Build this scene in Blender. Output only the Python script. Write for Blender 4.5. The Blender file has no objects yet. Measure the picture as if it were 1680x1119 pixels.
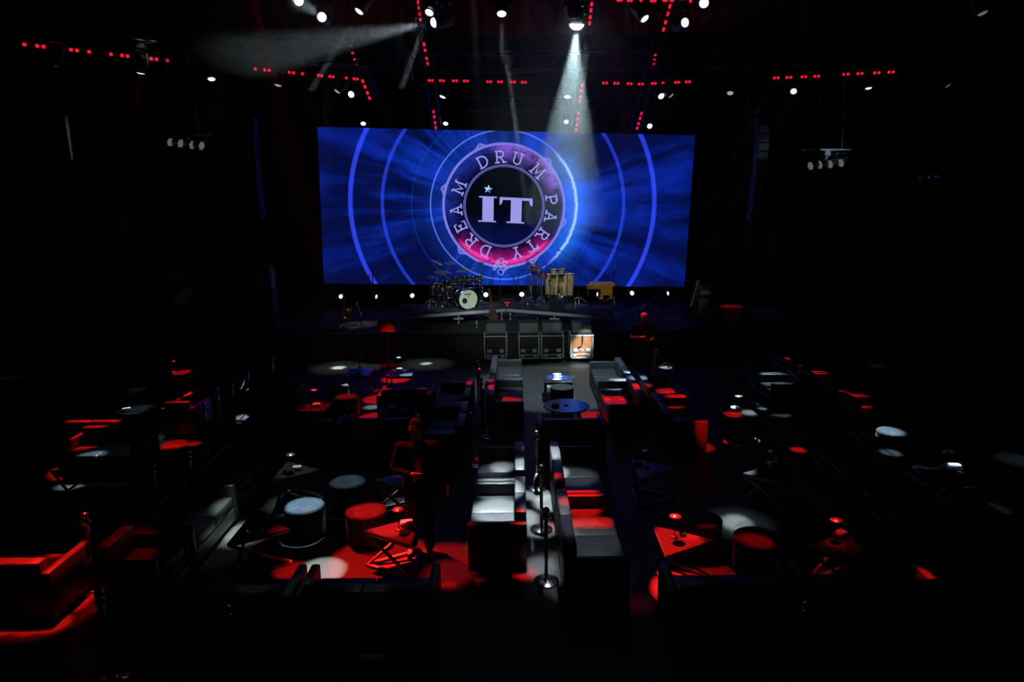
import bpy, bmesh, random
from math import *
from mathutils import Vector, Matrix, Quaternion

random.seed(7)
S = bpy.context.scene
COL = S.collection
V = Vector

# ---------------------------------------------------------------- camera
EYE = V((0, 0, 4.7)); FPX = 1120.0
_p, _y, _r = radians(12.1), radians(0.36), radians(0.7)
FW = V((-sin(_y) * cos(_p), cos(_y) * cos(_p), -sin(_p)))
_r0 = V((cos(_y), sin(_y), 0)); _u0 = _r0.cross(FW)
RT = _r0 * cos(_r) - _u0 * sin(_r); UP = _u0 * cos(_r) + _r0 * sin(_r)
cam_data = bpy.data.cameras.new('camera'); cam_data.sensor_width = 36; cam_data.lens = 36 * FPX / 1680
cam_data.clip_end = 200; cam_data.clip_start = 0.05
cam = bpy.data.objects.new('camera', cam_data); COL.objects.link(cam)
cam.matrix_world = Matrix(((RT.x, UP.x, -FW.x, EYE.x), (RT.y, UP.y, -FW.y, EYE.y), (RT.z, UP.z, -FW.z, EYE.z), (0, 0, 0, 1)))
S.camera = cam

def at(x, y, z=0.0):
    """place seen at this photo point on the level plane of height z"""
    d = FW + RT * ((x - 840) / FPX) + UP * ((559.5 - y) / FPX)
    return EYE + d * ((z - EYE.z) / d.z)

def atY(x, y, Y):
    """place seen at this photo point on the upright plane Y metres into the hall"""
    d = FW + RT * ((x - 840) / FPX) + UP * ((559.5 - y) / FPX)
    return EYE + d * (Y / d.y)

# ---------------------------------------------------------------- world, view, render limits
w = bpy.data.worlds.new('hall_dark'); S.world = w; w.use_nodes = True
w.node_tree.nodes['Background'].inputs[0].default_value = (0, 0, 0, 1)
vs = S.view_settings
vs.view_transform = 'Standard'; vs.look = 'None'; vs.gamma = 1; vs.use_curve_mapping = False; vs.exposure = 0
cy = S.cycles
cy.max_bounces = 4; cy.diffuse_bounces = 2; cy.glossy_bounces = 2; cy.transmission_bounces = 3; cy.volume_bounces = 0
cy.transparent_max_bounces = 6; cy.caustics_reflective = False; cy.caustics_refractive = False
cy.sample_clamp_indirect = 2.0
cy.use_light_tree = True; cy.use_denoising = True

# ---------------------------------------------------------------- spot lights: heads of the rig, and added lamps without fixtures
WHITE = (0.80, 0.96, 1.0); BLUEW = (0.55, 0.80, 1.0); GREENW = (0.80, 1.0, 0.88); RED = (1.0, 0.010, 0.007); WARM = (1.0, 0.82, 0.5)
LENS = 763.0
def spot(src, dst, radius, color, level, blend=0.35, soft=0.05):
    """a lamp at src whose cone covers `radius` metres around dst; level = brightness of a dark floor in the pool"""
    src = V(src); dst = V(dst); d = dst - src; L = d.length
    l = bpy.data.lights.new('spot_lamp', 'SPOT')
    l.energy = level * LENS * L * L; l.color = color
    l.spot_size = 2 * atan(radius / L); l.spot_blend = blend; l.shadow_soft_size = soft
    o = bpy.data.objects.new('spot_lamp', l); COL.objects.link(o)
    o.location = src + d.normalized() * 0.13; o.rotation_mode = 'QUATERNION'; o.rotation_quaternion = d.to_track_quat('-Z', 'Y')
    return o
FLOORP = at
T20 = lambda x, y: atY(x, y, 20.0)
# (where the lens is seen, hall depth), (pool), radius, colour, level
LAMP_823 = atY(823, 23, 14); LAMP_946 = atY(946, 40, 14.5); LAMP_943 = atY(941, 27, 14); LAMP_712 = atY(712, 37, 14); LAMP_705 = atY(704, 21, 14.3)
LAMP_589 = atY(589, 19, 14); LAMP_528 = atY(528, 28, 14); LAMP_490 = atY(490, 1, 14); LAMP_1058 = atY(1058, 31, 14); LAMP_1125 = atY(1124, 37, 14); LAMP_1155 = atY(1155, 5, 14)
LAMP_575 = atY(576, 155, 20); LAMP_726 = atY(726, 159, 20); LAMP_931 = atY(931, 159, 20); LAMP_1085 = atY(1085, 158, 20)
def under(px, py, a, b):
    """place seen at this photo point straight below the truss line a-b"""
    d = FW + RT * ((px - 840) / FPX) + UP * ((559.5 - py) / FPX); e = b - a
    t = (a.x * e.y - a.y * e.x) / (d.x * e.y - d.y * e.x)
    return EYE + d * t
under_left = lambda x, y: under(x, y, at(20, 70, 7.8), at(600, 131, 7.8))
under_right = lambda x, y: under(x, y, V((5.4, 20.25, 0)), V((11.2, 19.75, 0)))
LAMP_347 = under_left(347, 130); LAMP_229 = under_left(231, 120); LAMP_93 = under_left(92, 106); LAMP_1198 = under_right(1198, 153); LAMP_1302 = under_right(1302, 150); LAMP_1425 = under_right(1425, 145)
LAMP_596 = atY(596, 203, 24.3); LAMP_730 = atY(731, 203, 24.3); LAMP_929 = atY(929, 200, 24.3); LAMP_1066 = atY(1066, 207, 24.6)
OVERL = V((-4.5, 13.5, 9.4)); OVERC = V((-0.6, 14.2, 9.4)); OVERR = V((3.5, 14.2, 9.4)); OVERRR = V((8, 13.5, 9.4)); OVERLL = V((-9, 12.5, 9.4)); FRONT = V((0.5, 6.0, 10.5))
AIM = {}
def pool(key, src, dst, radius, color, level, blend=0.35, soft=0.05):
    if key: AIM[key] = V(dst)
    return spot(src, dst, radius, color, level, blend, soft)

def over(x, y, z, radius, color, level, sx=0.0, dy=3.5, blend=0.35, soft=0.05):  # lamps added without fixtures, placed by the pool they light
    """pool from an added overhead lamp with no fixture: sx sideways and dy stagewards of the pool"""
    dst = at(x, y, z); return spot(V((dst.x + sx, dst.y + dy * .75, 7.7)), dst, radius, color, level, blend, soft)
VIOLET = (0.45, 0.0, 0.85)
# white pools
over(818, 838, .45, 0.44, WHITE, 0.66, -.3, 2.5, 0.6); over(815, 790, .62, 0.30, WHITE, 0.30, -.1, 2.5, 0.8); over(808, 772, .45, .3, WHITE, .05, -.2, 2, .8)
over(857, 762, .74, 0.26, WHITE, 0.50, .1, 3, 0.6); over(903, 742, .74, 0.30, WHITE, 0.50, -.1, 3, 0.6); over(880, 712, .95, 0.22, WHITE, 0.45, 0, 2, 0.5)
over(884, 868, 0, 0.30, WHITE, 0.22, -.1, 1.5, 0.6); over(884, 930, 0, 0.30, WHITE, 0.10, -.1, 1.5, 0.8); over(905, 830, .74, .4, WHITE, .06, -.1, 3, .8)
over(396, 876, 0, 0.46, GREENW, 0.24, 0.3, 0.3, 1.0)
over(500, 829, .46, 0.262, BLUEW, 0.36, .7, 1.2, 0.1)
over(528, 936, 0, 0.32, GREENW, 0.28, -.2, 4.0, 0.25)
over(570, 790, .46, 0.262, BLUEW, 0.05, .4, 1.2, 0.2)
over(555, 603, 0, 0.95, GREENW, 0.020, 0, .6, 1.0); over(555, 603.5, 0, 0.20, GREENW, 0.75, 0, .6, 0.4)
over(699, 597, 0, 0.95, GREENW, 0.020, 0, .6, 1.0); over(699, 596.5, 0, 0.20, GREENW, 0.60, 0, .6, 0.8)
over(937, 600, 0, 0.85, WHITE, 0.030, 5, -2, 1.0); pool(None, V((6.0, 12.5, 9.0)), atY(955, 566, 18.9), 0.34, WHITE, 0.34, 0.9); over(955, 600, 0, .35, WHITE, .16, 5, -1, 1)
over(671, 615.5, .5, 0.24, BLUEW, 1.0, .4, 3, 0.5); over(657, 607, .5, 0.2, WHITE, 0.12, 0, 3, 0.5)
pool(None, LAMP_589, at(120, 795, 0), 0.23, BLUEW, 0.22, 0.5)
over(400, 650, .45, 0.22, BLUEW, 0.30, 0, 2, 0.7)
over(1212, 858, 0, 0.62, BLUEW, 0.018, .6, 2.0, 1.0); over(1208, 857, 0, 0.27, WHITE, 0.20, 1.2, 2.4, 0.6)
over(1229, 677, .5, 0.18, WHITE, 0.75, .3, 3, 0.6)
over(1455, 708, .45, 0.30, BLUEW, 0.26, -.6, 3, 0.6); over(1432, 721, .5, .14, BLUEW, .08, -.6, 2, .6)
over(1575, 786, .3, 0.30, BLUEW, 0.11, 0, 1, 0.4); over(1461, 757, .6, .16, BLUEW, .12, 0, 1, .4)
over(1672, 755, 0, 0.45, BLUEW, 0.010, 0, 2, 0.9)
over(1018, 622, .62, 0.26, BLUEW, 0.85, 4, 3, 0.7); over(1047, 620, .74, 0.20, BLUEW, 0.60, 4, 2, 0.5); over(985, 628, .45, 0.30, BLUEW, 0.05, 4, 2, 0.9)
over(925, 654, 0, 0.34, GREENW, 0.11, 0.3, -2, 0.6); over(902, 634, 0, 0.16, WHITE, 0.4, -1, -3, 0.5); over(915, 619, .5, .27, (.05, .16, 1.0), 1.8, .2, -4, .4)  # last: blue lamp added to make the table top read blue
over(1092, 603, 0, 0.20, GREENW, 0.40, 0, 2, 0.8)
over(1270, 615, .62, 0.34, BLUEW, 0.16, 1.0, 3, 0.7); over(1285, 630, .62, 0.22, BLUEW, 0.05, 1.0, 3, 0.7); over(1256, 640, .42, .11, BLUEW, .22, .6, .6, .6)
over(955, 885, .45, 0.62, WHITE, 0.035, .3, 2, 0.5); over(945, 782, .45, 0.40, WHITE, 0.045, .3, 2, 0.6)
over(482, 770, .5, 0.45, WHITE, 0.028, 0, 3, 0.7); over(655, 778, .45, 0.28, WHITE, 0.03, 0, 3, 0.7); over(682, 808, .1, .2, WHITE, .03, 0, 3, .7)
over(225, 672, .5, 0.38, BLUEW, 0.05, 0, 3, 0.7); over(190, 740, .45, 0.5, BLUEW, 0.003, 0, 2, 0.7); over(255, 722, 0, .4, BLUEW, .02, 0, 2, .8)
over(569, 632, .45, 0.12, WHITE, 0.30, .5, 2, 0.6); over(610, 668, 0, .22, WHITE, .16, .5, 1, .9)
over(355, 850, .45, .5, BLUEW, .004, 0, 2, .8); over(1515, 780, .4, .3, BLUEW, .03, 0, 2, .8)
# beams that cross the hall
AIM.update({'823': at(823, 760, .5), '705': at(392, 872, 0), '726': at(555, 603, 0), '730': at(697, 597, 0), '931': at(935, 585, .5), '589': at(112, 794, 0), '347': at(398, 651, .45), '1302': at(1207, 858, 0), '1066': at(1226, 677, .5), '1085': at(1458, 708, .45), '1058': at(1600, 795, .3), '929': at(918, 653, 0), '1198': at(1150, 640, 0)})
for k_, r_, l_ in (('823', .22, .18), ('705', .25, .14), ('726', .25, .17), ('931', .16, .07), ('347', .2, .005), ('1302', .2, .008), ('1066', .2, .02), ('1085', .22, .10), ('1058', .22, .012)):
    pool(None, globals()['LAMP_' + k_], AIM[k_], r_, WHITE, l_, .6)
pool('712', LAMP_712, atY(60, 160, 11.0), 0.95, WHITE, 0.12, 0.8)
pool('575', LAMP_575, atY(330, 305, 13.0), 0.3, WHITE, 0.05, 0.6)
pool('528', LAMP_528, atY(430, -40, 10), 0.3, WHITE, 0.1, 0.6)
pool('1125', LAMP_1125, atY(1500, -60, 9), 0.35, WHITE, 0.12, 0.6)
pool('946', LAMP_946, atY(910, 590, 16.2), 2.05, (.68, .92, 1.0), 0.10, 0.35)
pool('943', LAMP_943, atY(930, 520, 19), 0.5, WHITE, 0.01, 0.6)
pool('229', LAMP_229, at(222, 640, 0), 0.3, BLUEW, 0.006, 0.6)
pool('93', LAMP_93, at(20, 620, 0), 0.3, BLUEW, 0.004, 0.6)
pool('1425', LAMP_1425, at(1440, 600, 0), 0.3, BLUEW, 0.004, 0.6)
pool('596', LAMP_596, atY(600, 520, 19.6), 0.4, WHITE, 0.008, 0.6)
pool('490', LAMP_490, atY(480, 10, 9), 0.4, WHITE, 0.02, 0.6)
pool('1155', LAMP_1155, atY(1120, 0, 8), 0.4, WHITE, 0.02, 0.6)
# added lamps on the stage set, no fixtures
pool(None, FRONT, atY(832, 488, 21.0), 2.9, GREENW, 0.013, 0.9)
pool(None, V((-3, 15.5, 9.8)), atY(752, 470, 21.6), 1.3, GREENW, 0.024, 0.8); pool(None, V((-1.6, 12.5, 9.8)), atY(768, 488, 21.0), .5, GREENW, 0.0096, 0.6)
pool(None, V((1.5, 15.5, 9.8)), atY(915, 465, 21.8), 1.2, GREENW, 0.0192, 0.8)
pool(None, V((2.5, 15, 9.8)), atY(985, 468, 21.6), 0.7, WARM, 0.0132, 0.7)
pool(None, V((-6, 15, 9.8)), atY(578, 503, 20.6), 0.65, WARM, 0.055, 1.0)
pool(None, V((1.2, 13, 9.8)), atY(880, 538, 19.2), 1.0, WHITE, 0.0132, 0.9)
pool(None, V((-3.5, 13.0, 9.8)), atY(447, 462, 19.9), 0.40, WARM, 0.0150, 0.4)
pool(None, V((8, 14.0, 9.8)), atY(1138, 490, 20.8), 0.5, WARM, 0.0045, 0.8)
# red pools
def red(x, y, z, r, lvl, sx=0.0, dy=3.5, blend=.35): over(x, y, z, r, RED, lvl, sx, dy, blend)
pool(None, V((-3.9, 10.9, 8.0)), at(628, 915, 0.1), 0.80, RED, 0.24, 0.25); pool(None, V((-3.9, 10.9, 8.0)), at(640, 862, .5), 0.30, RED, 0.80, 0.25)
pool(None, V((-3.6, 11.0, 8.0)), at(735, 925, 0), 0.58, RED, 0.18, 0.5); red(478, 936, 0, .24, .2, .2, .6, .5)
red(462, 868, .5, .17, .10, -.5, 3, .9)
red(600, 839, .46, 0.28, 0.24, -.4, 1.5, 0.7)
red(1110, 888, .5, 0.36, 0.75, -.4, 5.5, 0.2); red(1180, 947, 0, 0.32, 0.10, -.4, 4.5, 0.7); red(1137, 945, .03, .14, .5, -.4, 3, .5)
red(1047, 990, 0, 0.24, 0.012, .25, 2, 0.9); red(1238, 891, .45, 0.24, 0.12, .3, 3, 0.5)
red(1372, 886, .5, 0.35, 0.022, 0, 3, 0.8); red(1372, 852, .8, .1, .25, 0, 1, .5)
red(10, 917, .74, 0.17, 0.50, -.3, 2.0, 0.3); red(48, 917, .74, 0.17, 0.50, -.3, 2.0, 0.3); red(82, 914, .74, 0.17, 0.50, -.3, 2.0, 0.3); red(104, 902, .70, .15, .5, -.5, .5, .3); red(124, 888, .70, .15, .5, -.5, .5, .3); red(92, 888, .6, .12, .5, -.5, .5, .3)
pool(None, V((-6.2, 8.2, 7.7)), at(78, 1004, 0), 0.58, RED, 0.045, 0.3)
red(205, 872, .74, 0.40, 0.04, 0, 3, 0.6)
red(300, 611, .5, 0.24, 0.85, .3, 4, 0.2)
red(292, 659, .74, 0.34, 0.22, 0, 4.5, 0.4); red(292, 664, .5, .3, .12, 0, 3, .5); red(152, 691, .74, 0.52, 0.42, 0, 4.5, 0.3)
red(287, 728, 0, 0.25, 0.28, .2, -2, 0.4); red(318, 728, 0, .14, .25, 0, -2, .5)
red(518, 668, .5, 0.36, 0.26, 0, 4, 0.6); red(569, 651, .45, 0.26, 0.16, .2, 4, 0.7)
red(622, 655, 0, 0.42, 0.36, .3, 1.0, 0.4); red(622, 688, 0, 0.55, 0.32, .2, 2, 0.3); red(697, 690, 0, 0.16, 0.22, 0, 0, 0.5)
red(642, 634, .45, 0.28, 0.45, -1, 2.5, 0.4); red(650, 622, 0, 0.42, 0.42, 0, 1.5, 0.4); red(612, 606, .5, .2, .2, .2, 3, .8)
red(835, 657, .45, 0.28, 0.60, -4.5, 1.0, 0.3); red(767, 628, .74, 0.18, 0.45, -4, 2, 0.4); red(803, 624, .74, 0.14, 0.45, -4, 2, 0.4); red(790, 687, .74, .12, .3, 0, 1, .5)
red(1015, 657, .45, 0.34, 0.65, 4, .8, 0.25); red(1053, 632, .74, 0.20, 0.60, 4, 2, 0.4)
red(1098, 628, .62, 0.24, 0.30, 3, 3.5, 0.5); red(1110, 650, .62, 0.24, 0.30, 3, 3.5, 0.5)
red(975, 683, 0, 0.34, 0.45, .2, -4, 0.3)
red(955, 812, .62, 0.28, 0.55, 0, 3, 0.4); red(935, 857, .45, 0.17, 0.60, 0, .8, 0.3); red(962, 857, .45, 0.17, 0.60, 0, .8, 0.3); red(988, 857, .45, 0.17, 0.60, 0, .8, 0.3)
red(862, 842, .74, 0.18, 0.34, 0, 2, 0.7); red(911, 780, .74, 0.12, 0.45, 0, 2, 0.6)
pool(None, V((3.3, 8.2, 6.8)), at(1156, 714, .3), 0.24, RED, 0.34, 0.4); over(1206, 669, .55, .08, WHITE, .5, 0, 1, .5); red(1202, 680, .5, 0.18, 1.1, -.2, 3, 0.25)  # white one: tiny lamp added to whiten the napkin dish
red(1309, 682, .62, 0.13, 0.45, 0, 2, 0.4); red(1440, 707, .55, 0.13, 0.40, 0, 2, 0.4)
red(1308, 597, .62, 0.30, 0.35, 0, 3.5, 0.5); red(1335, 611, .62, 0.32, 0.45, 0, 3.5, 0.5); red(1372, 631, .62, 0.30, 0.35, 0, 3.5, 0.5); red(1402, 650, .62, 0.30, 0.35, 0, 3.5, 0.5)
red(1516, 942, .62, 0.13, 0.40, 0, 2, 0.4)
pool(None, V((2.9, 17.9, 9.3)), V((3.26, 17.05, 1.3)), 0.42, RED, 0.035, 0.6); pool(None, V((2.7, 17.7, 7.7)), atY(1050, 521, 17.05), .17, RED, .10, .7)  # second: small lamp added to brighten his head
red(1076, 575, .95, .1, .15, 0, -1.5, .6); red(139, 846, .95, .1, .3, 0, 1, .6)
pool(None, V((-2.5, 14.0, 9.8)), atY(637, 557, 18.5), 0.30, RED, 0.10, 0.5)
pool(None, V((-2.0, 9.4, 7.7)), V((-1.24, 8.25, 1.2)), 0.42, RED, 0.014, 0.6)
pool(None, V((5.5, 17.0, 9.8)), atY(1200, 500, 20.5), 0.35, RED, 0.02, 0.5)
pool(None, V((-2, 11.5, 6.5)), at(322, 672, .4), .35, VIOLET, .05, .6)

for x_ in (-4.5, 0.2, 4.5): pool(None, V((x_, 15.5, 8.2)), V((x_, 21.4, 10.9)), 3.0, RED, 0.0005, 0.9)  # added lamps wash the drape in the LED bars' red

pool(None, V((-6, 8, 9.5)), atY(118, 232, 15.0), .55, WHITE, 0.003, 0.9)  # added lamp brightening the strip that stands for a light sliver
red(738, 940, 0, .38, .12, .2, 1.0, .7)
over(610, 957, .74, .28, WHITE, .006, 0, -.5, .8); over(420, 954, .74, .28, WHITE, .005, 0, -.5, .8); over(490, 960, .62, .25, WHITE, .006, 0, -.5, .8)  # dim lamps added to make the dark sofa edges visible


# ---------------------------------------------------------------- materials
MATS = {}
def mat(name, base, rough=0.5, metal=0.0, spec=0.5, emit=None, estr=0.0, noise=0.0, nscale=8.0, bump=0.0, bscale=60.0, sheen=0.0, coat=0.0, alpha=1.0, trans=0.0):
    if name in MATS: return MATS[name]
    m = bpy.data.materials.new(name); m.use_nodes = True; nt = m.node_tree
    b = nt.nodes['Principled BSDF']
    b.inputs['Base Color'].default_value = (*base, 1); b.inputs['Roughness'].default_value = rough
    b.inputs['Metallic'].default_value = metal; b.inputs['Specular IOR Level'].default_value = spec
    if sheen: b.inputs['Sheen Weight'].default_value = sheen
    if coat: b.inputs['Coat Weight'].default_value = coat
    if trans: b.inputs['Transmission Weight'].default_value = trans
    if emit: b.inputs['Emission Color'].default_value = (*emit, 1); b.inputs['Emission Strength'].default_value = estr
    if noise or bump:
        tc = nt.nodes.new('ShaderNodeTexCoord')
    if noise:
        n = nt.nodes.new('ShaderNodeTexNoise'); n.inputs['Scale'].default_value = nscale; n.inputs['Detail'].default_value = 4
        nt.links.new(tc.outputs['Object'], n.inputs['Vector'])
        r = nt.nodes.new('ShaderNodeMapRange'); r.inputs['From Min'].default_value = 0.3; r.inputs['From Max'].default_value = 0.7
        r.inputs['To Min'].default_value = 1 - noise; r.inputs['To Max'].default_value = 1 + noise
        nt.links.new(n.outputs['Fac'], r.inputs['Value'])
        mx = nt.nodes.new('ShaderNodeVectorMath'); mx.operation = 'SCALE'; mx.inputs[0].default_value = base
        nt.links.new(r.outputs['Result'], mx.inputs['Scale']); nt.links.new(mx.outputs['Vector'], b.inputs['Base Color'])
    if bump:
        n = nt.nodes.new('ShaderNodeTexNoise'); n.inputs['Scale'].default_value = bscale
        nt.links.new(tc.outputs['Object'], n.inputs['Vector'])
        bp = nt.nodes.new('ShaderNodeBump'); bp.inputs['Strength'].default_value = bump; bp.inputs['Distance'].default_value = 0.01
        nt.links.new(n.outputs['Fac'], bp.inputs['Height']); nt.links.new(bp.outputs['Normal'], b.inputs['Normal'])
    MATS[name] = m
    return m
M_FLOOR = mat('dark_vinyl_floor', (0.036, 0.036, 0.035), 0.5, noise=0.25, nscale=1.3, spec=0.3)
M_WALL = mat('black_painted_wall', (0.012, 0.012, 0.013), 0.8)
M_CEIL = mat('black_ceiling', (0.010, 0.010, 0.010), 0.9)
M_STAGE = mat('stage_vinyl', (0.019, 0.020, 0.021), 0.75, noise=0.2, nscale=2)
M_DRAPE = mat('black_drape', (0.014, 0.014, 0.015), 0.9)
M_RDRAPE = mat('dark_red_drape', (0.30, 0.04, 0.04), 0.9)
M_LEATHER = mat('black_leather', (0.030, 0.031, 0.033), 0.42, bump=0.08, bscale=180, spec=0.4)
M_VELVET = mat('dark_velvet', (0.031, 0.038, 0.043), 0.85, sheen=0.1, noise=0.45, nscale=9, spec=0.1)
M_GLOSS = mat('black_lacquer', (0.019, 0.019, 0.020), 0.16, spec=0.6)
M_TOP = mat('smoked_table_top', (0.031, 0.031, 0.032), 0.22, spec=0.5)
M_TRUSS = mat('dark_truss', (0.05, 0.05, 0.055), 0.4)
M_BLKMETAL = mat('black_metal', (0.03, 0.03, 0.032), 0.38, spec=0.5)
M_FRAME = mat('grey_metal_frame', (0.30, 0.30, 0.31), 0.4)
M_CHROME = mat('chrome', (0.75, 0.75, 0.77), 0.16, metal=1.0)
M_ALU = mat('aluminium', (0.62, 0.64, 0.65), 0.35, metal=0.35)
M_GREYEDGE = mat('grey_edge_profile', (0.55, 0.58, 0.58), 0.5)
M_PLASTIC = mat('black_plastic', (0.018, 0.018, 0.019), 0.5)
M_RUBBER = mat('rubber', (0.015, 0.015, 0.015), 0.8)
M_ROPE = mat('black_velvet_rope', (0.02, 0.02, 0.024), 0.9)
M_NAPKIN = mat('white_paper', (0.75, 0.73, 0.70), 0.8)
M_GLASS = mat('clear_glass', (0.9, 0.93, 0.95), 0.03, trans=1.0)
M_BRASS = mat('brass_lacquer', (0.55, 0.36, 0.10), 0.25, metal=1.0)
M_CYM = mat('cymbal_bronze', (0.50, 0.40, 0.22), 0.38, metal=1.0)
M_DRUMHEAD = mat('coated_drum_head', (0.72, 0.74, 0.66), 0.6)
M_DRUMSHELL = mat('black_drum_lacquer', (0.012, 0.012, 0.014), 0.12)
M_REDSHELL = mat('red_drum_lacquer', (0.50, 0.02, 0.05), 0.2)
M_CONGA = mat('ash_wood_shell', (0.52, 0.36, 0.18), 0.4, noise=0.25, nscale=14)
M_HIDE = mat('hide_drum_skin', (0.62, 0.50, 0.33), 0.7)
M_WOOD = mat('honey_wood', (0.46, 0.28, 0.07), 0.45, noise=0.2, nscale=10)
M_PLY = mat('brown_ply', (0.28, 0.11, 0.045), 0.45, noise=0.25, nscale=9)
M_MAHOG = mat('mahogany', (0.16, 0.05, 0.03), 0.35)
M_GRILLE = mat('speaker_grille', (0.10, 0.115, 0.12), 0.6, bump=0.3, bscale=400)
M_AMP = mat('amp_vinyl', (0.02, 0.02, 0.02), 0.6)
M_REDPAINT = mat('red_paint', (0.55, 0.02, 0.02), 0.3)
M_SKIN = mat('skin', (0.55, 0.33, 0.24), 0.5)
M_HAIR = mat('dark_hair', (0.02, 0.015, 0.012), 0.6)
M_GREYHAIR = mat('grey_hair', (0.35, 0.32, 0.30), 0.6)
M_BLACKCLOTH = mat('black_cloth', (0.005, 0.005, 0.0055), 0.9, spec=0.05)
M_DARKCLOTH = mat('charcoal_cloth', (0.018, 0.018, 0.02), 0.9, spec=0.05)
M_SHOE = mat('black_shoe_leather', (0.03, 0.03, 0.03), 0.25)
M_BLUELABEL = mat('blue_bottle_label', (0.05, 0.12, 0.45), 0.4)
M_BOTTLE = mat('bottle_plastic', (0.35, 0.42, 0.50), 0.15)
M_REDLED = mat('red_led', (0.2, 0, 0), 0.4, emit=(1.0, 0.006, 0.03), estr=1.4)
def lens_mat(s, c=(0.86, 0.95, 1.0)):
    return mat('lamp_lens_%g' % s, (0.3, 0.3, 0.3), 0.2, emit=c, estr=s)

# ---------------------------------------------------------------- mesh helpers
class MB:
    def __init__(self): self.v = []; self.f = []; self.s = []
    def add(self, vs, fs, smooth=False, M=None):
        n = len(self.v)
        self.v += [(M @ V(p)) if M else V(p) for p in vs]
        for f in fs: self.f.append(tuple(i + n for i in f)); self.s.append(smooth)
        return self
    def box(self, c, s, M=None, bev=0.0, seg=1):
        if bev <= 0:
            x, y, z = s[0] / 2, s[1] / 2, s[2] / 2
            vs = [(c[0] + a * x, c[1] + b * y, c[2] + d * z) for a in (-1, 1) for b in (-1, 1) for d in (-1, 1)]
            return self.add(vs, [(0, 1, 3, 2), (4, 6, 7, 5), (0, 4, 5, 1), (2, 3, 7, 6), (0, 2, 6, 4), (1, 5, 7, 3)], False, M)
        bm = bmesh.new(); bmesh.ops.create_cube(bm, size=1.0)
        for v in bm.verts: v.co = V((v.co.x * s[0] + c[0], v.co.y * s[1] + c[1], v.co.z * s[2] + c[2]))
        bmesh.ops.bevel(bm, geom=bm.edges[:], offset=bev, segments=seg, profile=0.5, affect='EDGES')
        bm.verts.index_update()
        self.add([v.co.copy() for v in bm.verts], [[v.index for v in f.verts] for f in bm.faces], seg > 1, M)
        bm.free(); return self
    def lathe(self, prof, seg=20, M=None, smooth=True, cap=True):
        vs = []; fs = []
        for r, z in prof:
            for i in range(seg): a = 2 * pi * i / seg; vs.append((r * cos(a), r * sin(a), z))
        for j in range(len(prof) - 1):
            for i in range(seg):
                k = (i + 1) % seg; fs.append((j * seg + i, j * seg + k, (j + 1) * seg + k, (j + 1) * seg + i))
        self.add(vs, fs, smooth, M)
        if cap:
            n = len(self.v) - len(vs)
            for j, flip in ((0, True), (len(prof) - 1, False)):
                if prof[j][0] > 1e-5:
                    ring = [n + j * seg + i for i in range(seg)]
                    self.f.append(tuple(ring[::-1] if flip else ring)); self.s.append(False)
        return self
    def cyl(self, p0, p1, r, seg=10, r1=None):
        p0 = V(p0); p1 = V(p1); d = p1 - p0
        Mx = Matrix.Translation(p0) @ d.to_track_quat('Z', 'Y').to_matrix().to_4x4()
        return self.lathe([(r, 0), (r if r1 is None else r1, d.length)], seg, Mx)
    def bar(self, p0, p1, a, b=None, up=(0, 0, 1)):
        """square bar from p0 to p1, a wide and b deep"""
        b = b or a; p0 = V(p0); p1 = V(p1); d = (p1 - p0).normalized()
        x = d.cross(V(up));
        if x.length < 1e-4: x = d.cross(V((1, 0, 0)))
        x.normalize(); y = x.cross(d)
        vs = [p + x * (sx * a / 2) + y * (sy * b / 2) for p in (p0, p1) for sx, sy in ((-1, -1), (1, -1), (1, 1), (-1, 1))]
        return self.add(vs, [(3, 2, 1, 0), (4, 5, 6, 7), (0, 1, 5, 4), (1, 2, 6, 5), (2, 3, 7, 6), (3, 0, 4, 7)])
    def tube(self, pts, r, seg=8, rs=None):
        pts = [V(p) for p in pts]; n = len(pts); vs = []; fs = []; prev = None
        for i, p in enumerate(pts):
            t = (pts[min(i + 1, n - 1)] - pts[max(i - 1, 0)]).normalized()
            x = prev - t * prev.dot(t) if prev else t.cross(V((0.13, 0.21, 1)))
            if x.length < 1e-5: x = t.cross(V((1, 0.2, 0)))
            x.normalize(); prev = x; y = t.cross(x); rr = rs[i] if rs else r
            for k in range(seg): a = 2 * pi * k / seg; vs.append(p + (x * cos(a) + y * sin(a)) * rr)
        for i in range(n - 1):
            for k in range(seg):
                k2 = (k + 1) % seg; fs.append((i * seg + k, i * seg + k2, (i + 1) * seg + k2, (i + 1) * seg + k))
        fs.append(tuple(range(seg))[::-1]); fs.append(tuple((n - 1) * seg + k for k in range(seg)))
        return self.add(vs, fs, True)
    def ball(self, c, r, seg=14, rings=8, sc=(1, 1, 1), M=None):
        prof = [(max(1e-6, r * sin(pi * j / rings)), -r * cos(pi * j / rings)) for j in range(rings + 1)]
        Mx = Matrix.Translation(V(c)) @ Matrix.Diagonal((*sc, 1))
        return self.lathe(prof, seg, (M @ Mx) if M else Mx, True, False)
    def capsule(self, p0, p1, r0, r1, seg=12):
        self.ball(p0, r0, seg, 8); self.ball(p1, r1, seg, 8); return self.cyl(p0, p1, r0, seg, r1)
    def prism(self, poly, z0, z1, M=None):
        n = len(poly); vs = [(x, y, z0) for x, y in poly] + [(x, y, z1) for x, y in poly]
        fs = [tuple(range(n))[::-1], tuple(range(n, 2 * n))] + [(i, (i + 1) % n, n + (i + 1) % n, n + i) for i in range(n)]
        return self.add(vs, fs, False, M)
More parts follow.
